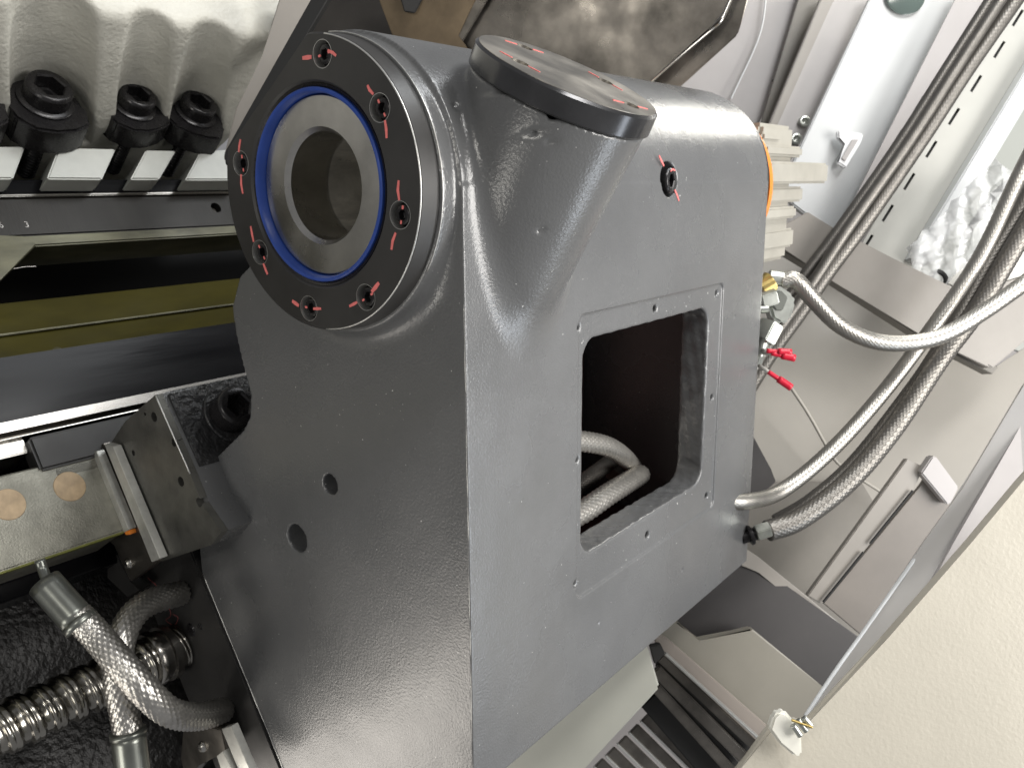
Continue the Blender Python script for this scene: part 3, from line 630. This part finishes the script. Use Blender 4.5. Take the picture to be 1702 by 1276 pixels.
pxD('sheet', [(800, -30), (1222, -30), (1200, 22), (1180, 48), (1072, 140), (1040, 220), (780, 180), (750, 95)], 1.96, .008, STAIN, ct, tilt=(.25, -.35))
pxD('side_flange', [(1224, -30), (1252, -30), (1230, 46), (1226, 58), (1118, 156), (1086, 150), (1070, 146), (1186, 46), (1203, 20)], 2.0, .03, STAIN, ct, .004, tilt=(.25, -.35))
tube('rolled_edge', [Wp(1226, -30, 1.94), Wp(1205, 20, 1.94), Wp(1196, 36, 1.94), Wp(1180, 50, 1.95), Wp(1130, 92, 1.96), Wp(1075, 140, 1.98)], .006, RAIL, ct, seg=14)

# ================================================================== RIGHT: ENCLOSURE
D0 = 2.55
back = pxD('enclosure_wall', [(1000, -80), (1760, -80), (1760, 1330), (760, 1330), (800, 700)], 3.3, .05, PANG, None, .002); tag(back, kind='structure'); center(back)
lilac = pxD('enclosure_panel', [(1060, -40), (1365, -40), (1180, 400), (1060, 420)], 2.75, .02, PANG, tilt=(.1, 0)); top(lilac, 'lilac grey sheet wall behind the barrel with two tiny holes', 'panel')
hb = bmesh.new()
for p in ((1309, 72), (1286, 135)): cyl_bm(hb, Wp(*p, 2.6), FW, .006, .3, 16)
boolcut(lilac, hb) if False else hb.free()
lilac_h = [lathe('small_hole', [(0, .001), (.005, .001), (.0062, 0)], Pl(*p, *(lambda n: (n, n @ Wp(*p, 2.74)))(cam2w((.1, 0, 1)) / np.linalg.norm(cam2w((.1, 0, 1))))), -FW, DARK, lilac, 16) for p in ((1309, 72), (1286, 135))] if False else []
def prop(name, px, py, d, r, m, parent, seg=20): return lathe(name, [(0, .002), (r * .9, .002), (r, 0)], Wp(px, py, d), -FW, m, parent, seg)
ep = empty('enclosure_column', Wp(1330, 150, 2.6), 'tall grey sheet column with cap screws between the lilac wall and white door', 'column')
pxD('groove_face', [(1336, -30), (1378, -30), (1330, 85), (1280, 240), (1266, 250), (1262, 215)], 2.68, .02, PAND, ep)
pxD('front_face', [(1398, -30), (1470, -30), (1370, 165), (1310, 275), (1300, 300), (1262, 262), (1278, 232)], 2.6, .05, PANG, ep, .004)
pxD('edge_fold', [(1376, -30), (1400, -30), (1280, 236), (1270, 228)], 2.59, .03, PANT, ep, .003)
for p in ((1338, 201), (1324, 230), (1309, 250)): link('cap_screw', screw_me('column_screw', .0165, .02), None, ep, basis(-FW, Wp(*p, 2.585))).data.materials.__setitem__(0, ZINC)
for p in ((1309, 72), (1286, 135)): prop('small_hole', *p, 2.70, .006, DARK, ep)
tube('seam', [Wp(1275, -20, 2.71), Wp(1262, 60, 2.71), Wp(1215, 165, 2.71)], .003, PANW, ep, seg=8)
wd_ = empty('white_door', Wp(1440, 180, 2.5), 'bright white sheet door with round dark window and small plastic latch', 'door')
pxD('door_sheet', [(1464, -40), (1640, -40), (1480, 280), (1395, 400), (1318, 340), (1300, 310)], 2.5, .03, PANW, wd_, .004)
prop('round_window', 1505, -8, 2.49, .057, HOLE, wd_, 48)
lt = pxD('latch', [(1393, 216), (1436, 222), (1432, 236), (1406, 279), (1391, 270), (1408, 238), (1393, 230)], 2.46, .02, WPL, wd_, .004)
pxD('latch_slot', [(1417, 232), (1427, 232), (1405, 268), (1399, 263)], 2.455, .006, PANG, wd_, .001)
ch = empty('slotted_channel', Wp(1560, 180, 2.4), 'pale slotted cable channel running diagonally behind the braided hoses', 'channel')
left_side = pxD('left_side', [(1608, -40), (1680, -40), (1420, 420), (1385, 400)], 2.42, .008, PANG, ch, 0)
fr = pxD('right_side', [(1690, -40), (1790, -40), (1540, 420), (1496, 460), (1430, 410)], 2.38, .006, mat('pale_cream_sheet', (.50, .50, .465), .42, var=.04), ch, 0)
hb = bmesh.new()
slots = [(1693, 25), (1662, 78), (1623, 135), (1586, 190), (1548, 245), (1511, 299), (1475, 352), (1441, 402)]
dv = np.array([-.53, .85])
for (sx, sy) in slots:
    sx += 6
    q = [Wp(sx + dv[0] * t + dv[1] * w_, sy + dv[1] * t - dv[0] * w_, 2.36) for t, w_ in ((-16, -2.4), (16, -2.4), (16, 2.4), (-16, 2.4))]
    prism_bm(q, FW * .1, 0, hb)
boolcut(fr, hb, flat=True)
hb = bmesh.new()
for t in range(6):
    sx, sy = 1607 - 36.5 * t, 53 + 57 * t
    q = [Wp(sx + dv[0] * t2 + dv[1] * w_, sy + dv[1] * t2 - dv[0] * w_, 2.40) for t2, w_ in ((-14, -1.8), (14, -1.8), (14, 1.8), (-14, 1.8))]
    prism_bm(q, FW * .1, 0, hb)
boolcut(left_side, hb, flat=True)
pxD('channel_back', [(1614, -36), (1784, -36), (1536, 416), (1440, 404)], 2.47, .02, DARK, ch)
pxD('slot_shadow_plate', [(1694, -36), (1784, -36), (1536, 416), (1498, 452), (1436, 408)], 2.392, .008, DARK, ch)  # dark backing added so the slots read as deep shade
pxD('outer_lip', [(1800, -40), (1830, -30), (1548, 440), (1515, 430)], 2.33, .05, PANW, ch, .004)
rw = pxD('grey_green_wall', [(1790, 60), (1790, 620), (1630, 560), (1500, 460)], 2.75, .02, mat('grey_green_sheet', (.37, .385, .36), .4, var=.04)); top(rw, 'smooth grey green wall right of the slotted channel', 'wall')
# cable in the corner, bag and board
bx = empty('junction_plate', Wp(1620, 430, 2.25), 'white perforated junction plate seen behind the hoses at the right', 'plate')
pxD('plate', [(1680, 370), (1790, 230), (1790, 480), (1660, 520), (1570, 470)], 2.3, .02, mat('off_white_plate', (.74, .73, .68), .4, var=.08, vscale=20), bx, .004)
for p in ((1640, 430), (1668, 395), (1655, 462)): prop('plate_hole', *p, 2.295, .009, PANT, bx)
top(tube('black_cable', [Wp(1790, 230, 2.3), Wp(1702, 285, 2.3), Wp(1655, 322, 2.3), Wp(1618, 372, 2.32), Wp(1600, 398, 2.36)], .009, DARK, None, seg=14), 'thick black cable arching above the clear plastic film at right edge', 'cable')
top(tube('bent_cable', [Wp(1545, 470, 2.2), Wp(1550, 455, 2.2), Wp(1562, 452, 2.2), Wp(1572, 463, 2.2), Wp(1568, 486, 2.2)], .006, DARK, None, seg=12), 'small black cable loop just above the beige box edge', 'cable')
# crumpled clear film
bm = bmesh.new(); rr = random.Random(9); G = []
for i in range(16):
    row = []
    for j in range(9):
        t, w_ = i / 15, j / 8 - .5
        px = 1520 + 170 * t + w_ * 60 * (.6 + t) * .8 + rr.uniform(-3, 3); py = 462 - 165 * t + w_ * 95 * (1 - .35 * t) + rr.uniform(-5, 5)
        row.append(bm.verts.new(Vector(Wp(px, py, 2.18 + .035 * rr.random() + .02 * math.sin(i * 1.9 + j * 1.3)).tolist())))
    G.append(row)
for i in range(15):
    for j in range(8): bm.faces.new((G[i][j], G[i + 1][j], G[i + 1][j + 1], G[i][j + 1]))
pf_ = link('plastic_film', bm2me(bm, 'plastic_film', ang=180), PLAS); md = pf_.modifiers.new('s', 'SOLIDIFY'); md.thickness = .0006
top(pf_, 'crumpled clear plastic film between the slotted channel and white junction plate', 'plastic film')
# beige box (cable tray) crossing diagonally
tray = empty('cable_tray', Wp(1450, 480, 2.15), 'taupe sheet metal box crossing behind the hoses from the casting to the right edge', 'cable tray')
pxD('tray_front', [(1276, 388), (1343, 352), (1387, 380), (1425, 400), (1604, 492), (1645, 612), (1530, 556), (1380, 465), (1280, 400)], 2.15, .006, PANT, tray, .002)
pxD('tray_front', [(1425, 398), (1604, 490), (1760, 440), (1760, 520), (1650, 612), (1500, 525), (1380, 455)], 2.16, .05, PANT, tray, .003)
pxD('tray_shadow_strip', [(1270, 398), (1380, 464), (1530, 560), (1650, 622), (1660, 610), (1530, 540), (1380, 448), (1276, 388)], 2.20, .05, PAND, tray, .002)  # darker strip painting the shadow line along the tray's bottom edge
lw = pxD('lower_wall', [(1180, 380), (1290, 398), (1650, 614), (1790, 520), (1790, 1100), (1100, 1100)], 2.42, .03, mat('warm_grey_sheet', (.34, .32, .285), .42, 0, var=.05, vscale=4, bump=.03, bscale=50), tilt=(.1, .25)); top(lw, 'warm grey sheet wall behind the hoses right of the casting', 'wall')
pt_ = None and top(pxD('partition', [(1655, 615), (1790, 500), (1790, 700), (1560, 560)], 2.25, .02, PANT, tilt=(.1, .25)), 'taupe partition end below the cable tray at right edge', 'panel') if False else None
# weld seam / tray lines
top(tube('drain_seam', [Wp(1312, 640, 2.3), Wp(1345, 690, 2.3), Wp(1380, 752, 2.3), Wp(1398, 774, 2.3), Wp(1425, 792, 2.3), Wp(1475, 824, 2.3)], .0045, mat('pale_sealant', (.37, .35, .31), .4), None, seg=10), 'pale sealant seam curving down the wall behind the hoses', 'seam')
fl_ = empty('sump_tray', Wp(1500, 900, 2.1), 'tan sheet metal sump with a dark slotted partition at lower right', 'tray')
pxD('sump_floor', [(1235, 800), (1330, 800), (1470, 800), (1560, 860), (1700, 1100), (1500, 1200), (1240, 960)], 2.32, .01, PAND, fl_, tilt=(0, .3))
pxD('side_plate', [(1236, 720), (1250, 720), (1282, 780), (1290, 800), (1236, 850)], 2.22, .01, CHAR, fl_)
pxD('slotted_partition', [(1508, 762), (1536, 776), (1520, 812), (1366, 1004), (1342, 990)], 2.02, .02, PANT, fl_, .002)
pxD('partition_cover', [(1528, 810), (1540, 790), (1580, 836), (1460, 1080), (1368, 1002)], 2.03, .012, mat('brown_grey_sheet', (.19, .17, .15), .42, var=.08, vscale=8), fl_, .002)
pxD('partition_cap', [(1531, 786), (1550, 758), (1556, 758), (1594, 810), (1580, 838), (1574, 838)], 2.0, .03, PANG, fl_, .003)
tube('dark_slot', [Wp(1517, 815, 2.012), Wp(1446, 903, 2.012)], .0028, DARK, fl_, seg=8); tube('dark_slot', [Wp(1435, 917, 2.012), Wp(1368, 1000, 2.012)], .0028, DARK, fl_, seg=8)
pxD('front_rail', [(1230, 905), (1262, 926), (1428, 1062), (1462, 1110), (1440, 1110), (1400, 1062), (1262, 950), (1232, 940)], 1.98, .02, PANT, fl_, .002)
cp = pxD('charcoal_cover', [(1190, 945), (1240, 920), (1262, 940), (1436, 1064), (1400, 1180), (1300, 1250), (1100, 1060)], 1.96, .012, CHAR, None, .002, tilt=(0, .2)); top(cp, 'charcoal sheet panel below the right corner of the casting', 'panel')
bs = empty('beige_step', Wp(1250, 1120, 1.85), 'tan sheet metal step with angled top edge below the casting', 'step')
pxD('step_face', [(1085, 1030), (1125, 1033), (1162, 1067), (1250, 1045), (1366, 1140), (1400, 1170), (1330, 1260), (1270, 1230), (1095, 1082)], 1.90, .03, mat('tan_step_paint', (.24, .225, .19), .42, var=.06), bs, .003)
pxD('step_side', [(1085, 1052), (1110, 1062), (1300, 1228), (1280, 1270), (1098, 1096)], 1.86, .02, mat('pinkish_tan_paint', (.29, .255, .225), .42, var=.06), bs, .002)
# telescopic slide under
ts = empty('telescopic_slide', Wp(1150, 1180, 1.8), 'dark grooved telescopic slide with a bright edge under the tan step', 'slide')
def runs(name, a, b, d, w_, m, th=.02, bv=.003):
    a = np.array(a, float); b = np.array(b, float); t = (b - a) / np.linalg.norm(b - a); n = np.array([-t[1], t[0]])
    return pxD(name, [tuple(a + n * w_ / 2), tuple(b + n * w_ / 2), tuple(b - n * w_ / 2), tuple(a - n * w_ / 2)], d, th, m, ts, bv)
runs('bright_edge', (1105, 1086), (1275, 1240), 1.80, 5, EDGE)
runs('bar', (1098, 1092), (1262, 1246), 1.82, 16, STAIN)
runs('groove', (1094, 1102), (1250, 1254), 1.85, 14, BLK)
runs('bar', (1090, 1114), (1245, 1268), 1.82, 20, STAIN)
runs('groove', (1092, 1128), (1235, 1285), 1.85, 14, BLK)
runs('bar', (1090, 1142), (1225, 1292), 1.83, 18, STAIN)
runs('groove', (1080, 1160), (1200, 1300), 1.87, 40, DARK)
pxD('end_block', [(1080, 1074), (1098, 1070), (1106, 1086), (1088, 1104)], 1.79, .02, BLK, ts)
sl = empty('slatted_cover', Wp(1060, 1240, 1.85), 'grey slatted way cover at the bottom edge behind the pale slab', 'way cover')
for k in range(7):
    a = np.array([1072 - k * 19.5, 1192 + k * 19]); b = a + np.array([120, 118]); t = (b - a) / np.linalg.norm(b - a); n = np.array([-t[1], t[0]])
    pxD('slat', [tuple(a + n * 9), tuple(b + n * 9), tuple(b - n * 11), tuple(a - n * 11)], 1.9 - .002 * k, .01, STAIN, sl, .002)
    pxD('slat_edge', [tuple(a + n * 8), tuple(b + n * 8), tuple(b + n * 11.5), tuple(a + n * 11.5)], 1.893 - .002 * k, .012, EDGE, sl, .001)
slab = empty('pale_slab', Wp(1000, 1180, 1.75), 'pale beige painted slab with chamfered corner tucked under the lower edge of the casting', 'cover')
SLP = mat('pale_slab_paint', (.50, .50, .44), .42, 0, var=.05, vscale=5, bump=.05, bscale=60)
pxD('slab_top', [(760, 1320), (1050, 1020), (1078, 1080), (1097, 1142), (960, 1290), (940, 1320)], 1.74, .10, SLP, slab, .005, tilt=(0, .15))
# ---- metal bar and large panel at lower right
bar = empty('door_edge_strip', Wp(1500, 900, 1.5), 'shiny folded metal door edge running diagonally beside the large beige panel', 'door edge')
GLB = mat('glossy_grey_white_sheet', (.60, .59, .58), .22, .25, var=.06, vscale=5, spec=.7)
pxD('fold_face', [(1800, 500), (1800, 700), (1640, 900), (1480, 1075), (1352, 1210), (1339, 1189), (1451, 1027), (1536, 900), (1600, 812), (1702, 640)], 1.62, .02, GLB, bar, .003, tilt=(.35, .1))
pxD('second_fold', [(1800, 560), (1800, 720), (1650, 880), (1560, 985), (1539, 983), (1586, 900), (1684, 730), (1730, 640)], 1.59, .012, PANG, bar, .002, tilt=(.1, .1))
tube('rolled_edge', [Wp(1700, 645, 1.66), Wp(1598, 814, 1.65), Wp(1452, 1025, 1.62), Wp(1390, 1112, 1.58), Wp(1338, 1190, 1.52)], .0035, PANW, bar, seg=12)
pan = empty('guard_door', Wp(1550, 1050, 1.35), 'large cream textured panel filling the lower right corner', 'door')
pxD('panel_sheet', [(1800, 680), (1800, 1400), (1130, 1400), (1232, 1276), (1283, 1204), (1330, 1196), (1350, 1204), (1477, 1059), (1616, 900), (1702, 797)], 1.42, .03, PANEL, pan, .006, tilt=(.1, .12))
pxD('corner_tab', [(1286, 1190), (1296, 1182), (1308, 1184), (1332, 1212), (1334, 1256), (1322, 1258), (1296, 1236), (1279, 1212)], 1.385, .02, mat('white_gloss_tab', (.74, .73, .66), .3), pan, .004)
hg = empty('hinge_clip', Wp(1332, 1200, 1.38), 'tiny zinc hinge clip at the tip of the shiny door edge', 'hinge')
for k, (a, b) in enumerate((((1318, 1204), (1330, 1222)), ((1326, 1196), (1340, 1214)), ((1336, 1192), (1348, 1206)))):
    tube('knuckle', [Wp(*a, 1.375), Wp(*b, 1.375)], .005, ZINC, hg, seg=12)
tube('pin', [Wp(1316, 1196, 1.37), Wp(1350, 1208, 1.37)], .0022, BRASS, hg, seg=8)

# ================================================================== HOSES
HOSEC = mat('silvery_braided_wire', (.38, .365, .335), .36, .9, var=.15, vscale=60)
def hose(label, pts, d, wpx, m=HOSEB, nb=16, group=None, amp=.04):
    if not isinstance(d, (list, tuple)): d = [d] * len(pts)
    P3 = [Wp(p[0], p[1], q) for p, q in zip(pts, d)]; r = wpx / 2 / FPX * np.mean(d)
    o = tube('braided_hose', P3, r, m, None, braid=nb, amp=amp); tag(o, label, 'hose', group); center(o); return o
G1 = 'braided hoses at the right'
hose('leftmost braided hose of the upper diagonal bundle in front of the slotted channel', [(1684, -60), (1646, 0), (1571, 118), (1496, 236), (1399, 375), (1335, 460), (1285, 530), (1235, 610)], 2.12, 18, group=G1)
hose('middle braided hose of the upper diagonal bundle, lying on the cable tray', [(1703, -60), (1664, 0), (1587, 118), (1511, 236), (1413, 375), (1352, 468), (1300, 540), (1240, 630)], 2.08, 18, group=G1)
hose('rightmost and darkest braided hose of the upper diagonal bundle', [(1728, -60), (1689, 0), (1607, 118), (1530, 236), (1434, 375), (1377, 452), (1330, 520), (1280, 590), (1225, 680)], 2.10, 24, group=G1)
hose('braided hose rising from the casting, upper one of the lower curved bundle', [(1190, 830), (1240, 833), (1300, 815), (1385, 745), (1470, 650), (1560, 530), (1630, 425), (1690, 300), (1720, 240)], [1.75, 1.78, 1.85, 1.9, 1.95, 1.95, 1.95, 1.95, 1.95], 25, HOSEC, 16, group=G1, amp=.03)
hose('braided hose with white hex nut at its lower end, thickest of the curved bundle', [(1276, 882), (1330, 862), (1410, 800), (1485, 712), (1560, 600), (1620, 520), (1680, 420), (1740, 320)], [1.82, 1.84, 1.88, 1.92, 1.95, 1.97, 1.97, 1.97], 33, group=G1)
hose('braided hose twisting between the two lower curved hoses', [(1290, 868), (1350, 832), (1420, 770), (1500, 670), (1562, 580), (1640, 440), (1700, 340), (1740, 260)], [1.90, 1.9, 1.93, 1.96, 1.99, 2.0, 2.0, 2.0], 26, group=G1)
hose('silvery thin hose sweeping in a wide curve from the zinc elbow to the right edge', [(1296, 466), (1322, 466), (1352, 498), (1395, 540), (1450, 566), (1510, 570), (1570, 556), (1640, 515), (1720, 458)], [1.80, 1.80, 1.81, 1.82, 1.83, 1.84, 1.85, 1.86, 1.87], 27, HOSEC, 16, group=G1, amp=.03)
nut = empty('hose_nut', Wp(1262, 888, 1.8), 'white zinc hex nut joining the thick braided hose to the casting corner', 'nut')
def hexn(name, a, b, r, m, parent, seg=6):
    bm = bmesh.new(); A = np.array(b) - np.array(a); l = float(np.linalg.norm(A)); cyl_bm(bm, a, A, r, l, seg); bmesh.ops.bevel(bm, geom=list(bm.edges), offset=r * .08, segments=2, affect='EDGES')
    return link(name, bm2me(bm, name, ang=30), m, parent)
hexn('hex_body', Wp(1256, 886, 1.81), Wp(1279, 879, 1.81), .018, ZINC, nut)
hexn('thread', Wp(1232, 893, 1.82), Wp(1256, 886, 1.82), .014, BLKS, nut, 20); hexn('collar', Wp(1244, 890, 1.815), Wp(1250, 888, 1.815), .021, BLKS, nut, 24)
# elbow fitting cluster
fit = empty('hydraulic_elbow', Wp(1300, 520, 1.8), 'zinc plated hydraulic elbow with hex nuts and brass collar beside the casting', 'fitting')
hexn('brass_collar', Wp(1262, 482, 1.80), Wp(1283, 470, 1.80), .026, BRASS, fit, 24)
hexn('hose_socket', Wp(1278, 462, 1.80), Wp(1312, 466, 1.80), .0165, ZINC, fit, 20)
hexn('top_nut', Wp(1262, 500, 1.79), Wp(1288, 492, 1.79), .024, ZINC, fit)
pxD('elbow_body', [(1284, 474), (1294, 472), (1320, 490), (1324, 502), (1314, 532), (1300, 540), (1284, 530), (1276, 500)], 1.78, .04, ZINC, fit, .007)
pxD('elbow_recess', [(1290, 484), (1298, 482), (1310, 494), (1301, 516), (1290, 516), (1282, 504)], 1.776, .006, FERR, fit, .002)
hexn('side_bolt', Wp(1262, 514, 1.78), Wp(1276, 513, 1.78), .009, ZINC, fit, 12)
hexn('lower_nut', Wp(1283, 536, 1.78), Wp(1268, 566, 1.78), .026, ZINC, fit)
hexn('stem', Wp(1268, 566, 1.79), Wp(1258, 592, 1.79), .015, ZINC, fit, 16)
hexn('tail_nut', Wp(1262, 572, 1.79), Wp(1252, 606, 1.79), .017, ZINC, fit)
hexn('spigot', Wp(1256, 606, 1.80), Wp(1248, 622, 1.80), .008, WIRE, fit, 12)
for lab, w0, a, b in (('upper red crimp sleeve pointing right beside the elbow', (1268, 582), (1274, 583), (1315, 586)), ('middle red crimp sleeve crossing just under the upper one', (1268, 586), (1282, 587), (1321, 595)), ('lowest red crimp sleeve hanging on its pale wire', (1262, 608), (1277, 618), (1315, 644))):
    e_ = empty('crimp_terminal', Wp(*a, 1.74), lab, 'wire terminal', 'red crimp sleeves')
    A, B, Z = Wp(*a, 1.74), Wp(*b, 1.74), Wp(*w0, 1.77); mid = A * .55 + B * .45
    tube('sleeve', [A, mid], .0048, REDC, e_, seg=14, smoothpath=False, step=.004); tube('barrel', [mid, B], .0075, REDC, e_, seg=14, smoothpath=False, step=.004); tube('wire', [Z, A], .004, WIRE, e_, seg=10, smoothpath=False, step=.004)
# inside the window
GI = 'braided hoses inside the window'
def ins(pts, ys): return [Ax(p[0], p[1], 1, y) for p, y in zip(pts, ys)]
HOSEI = mat('bright_braided_wire', (.55, .53, .49), .36, .85, var=.15, vscale=60)
def hose3(label, P3, r, m=HOSEI, nb=15, g=GI):
    o = tube('braided_hose', P3, r, m, None, braid=nb, amp=.05); tag(o, label, 'hose', g); center(o)
hose3('upper bent braided hose seen through the square window', ins([(900, 730), (965, 733), (1010, 742), (1040, 762), (1058, 785)], [.085, .09, .10, .13, .17]), .017, nb=12)
hose3('thick straight braided hose lowest in the square window', ins([(900, 880), (965, 852), (1010, 822), (1065, 788)], [.075, .08, .09, .12]), .019, nb=12)
hose3('short dark braided hose between the other two in the window', ins([(900, 850), (965, 804), (1000, 778), (1030, 755)], [.17, .17, .18, .20]), .015, HOSEB)
inn = empty('window_fitting', Ax(1030, 760, 1, .3), 'bright zinc fitting behind the hoses in the square window', 'fitting')
hexn('nut', Ax(1018, 790, 1, .28), Ax(1036, 772, 1, .28), .022, ZINC, inn); hexn('collar', Ax(1030, 742, 1, .3), Ax(1042, 736, 1, .3), .016, ZINC, inn, 20)
stub = lathe('threaded_stub', [(0, .004), (.010, .004), (.017, .012), (.019, .012), (.021, 0)], Ax(1042, 628, 1, .3660), (0, -1, 0), BLK, casting, 32)
zbox('inner_back_wall', .07, .86, .3665, .3735, -.46, .12, mat('brownish_primer', (.22, .125, .11), .45, 0, var=.4, vscale=5, spec=.6), casting)
zbox('inner_floor', .08, .86, .08, .37, -.4715, -.4655, mat('reddish_primer', (.11, .045, .04), .35, .1, var=.3, vscale=9), casting)
# foreground left hoses
h1 = empty('ferruled_hose', Wp(200, 1100, 1.2), 'ferruled braided hose crossing in front of the ball screw, running down to the right', 'hose', 'braided hoses at lower left')
d1 = 1.24
tube('braid', [Wp(*p, q) for p, q in (((128, 1022), d1), ((160, 1055), d1), ((205, 1108), 1.225), ((245, 1152), 1.23), ((285, 1184), 1.27), ((330, 1190), 1.36), ((370, 1180), 1.45))], .0205, HOSE, h1, braid=15, amp=.06)
tube('ferrule', [Wp(74, 968, 1.25), Wp(133, 1034, d1)], .0235, FERR, h1, seg=40, smoothpath=False, step=.01)
tube('ferrule_lip', [Wp(129, 1030, d1), Wp(137, 1039, d1)], .0250, FERR, h1, seg=40, smoothpath=False, step=.003)
tube('pipe', [Wp(66, 930, 1.27), Wp(72, 948, 1.27), Wp(84, 978, 1.255)], .0075, FERR, h1, seg=16)
h2 = empty('ferruled_hose', Wp(210, 1150, 1.28), 'braided hose rising vertically behind the crossing hose, its ferrule at the bottom edge', 'hose', 'braided hoses at lower left')
d2 = 1.30
tube('braid', [Wp(*p, q) for p, q in (((300, 985), 1.47), ((250, 1000), 1.40), ((218, 1026), 1.34), ((200, 1070), d2), ((196, 1130), d2), ((206, 1180), d2), ((214, 1222), d2))], .0205, HOSE, h2, braid=15, amp=.06)
tube('ferrule', [Wp(213, 1217, d2), Wp(226, 1330, d2)], .0245, FERR, h2, seg=40, smoothpath=False, step=.01)
tube('ferrule_lip', [Wp(212, 1213, d2), Wp(213.5, 1222, d2)], .0258, FERR, h2, seg=40, smoothpath=False, step=.003)
# ball screw
bsn = empty('ball_screw', bed(-.2, .13, -.88), 'steel ball screw with rounded helical thread at the lower left', 'ball screw')
pa = Wp(-60, 1240, 1.33); pa = Ax(0, 1214, 0, pa[0]) if False else Pl(0, 1212, ND, -.86)
s0, n0 = float(SD @ pa), -.86
def thread(s, th, r):
    ph = s[:, None] / .033 - th[None, :] / (2 * math.pi); fr_ = ph - np.floor(ph); g = np.abs(fr_ - .5) * 2
    return r * (1 - .14 * (.5 + .5 * np.tanh((.42 - g) * 9)) - .03 * g ** 6)
tube('thread', [bed(-.9, s0, n0), bed(.02, s0, n0)], .041, mat('ground_thread_steel', (.36, .345, .31), .2, 1, var=.4, vscale=15, rvar=.07), bsn, seg=72, step=.0008, smoothpath=False, rib=thread)
lathe('nut_flange', [(.028, 0), (.046, 0), (.048, .003), (.048, .012), (.043, .014), (.043, .026), (.048, .028), (.048, .04), (.028, .05)], bed(-.04, s0, n0), (1, 0, 0), RAIL, bsn, 64)
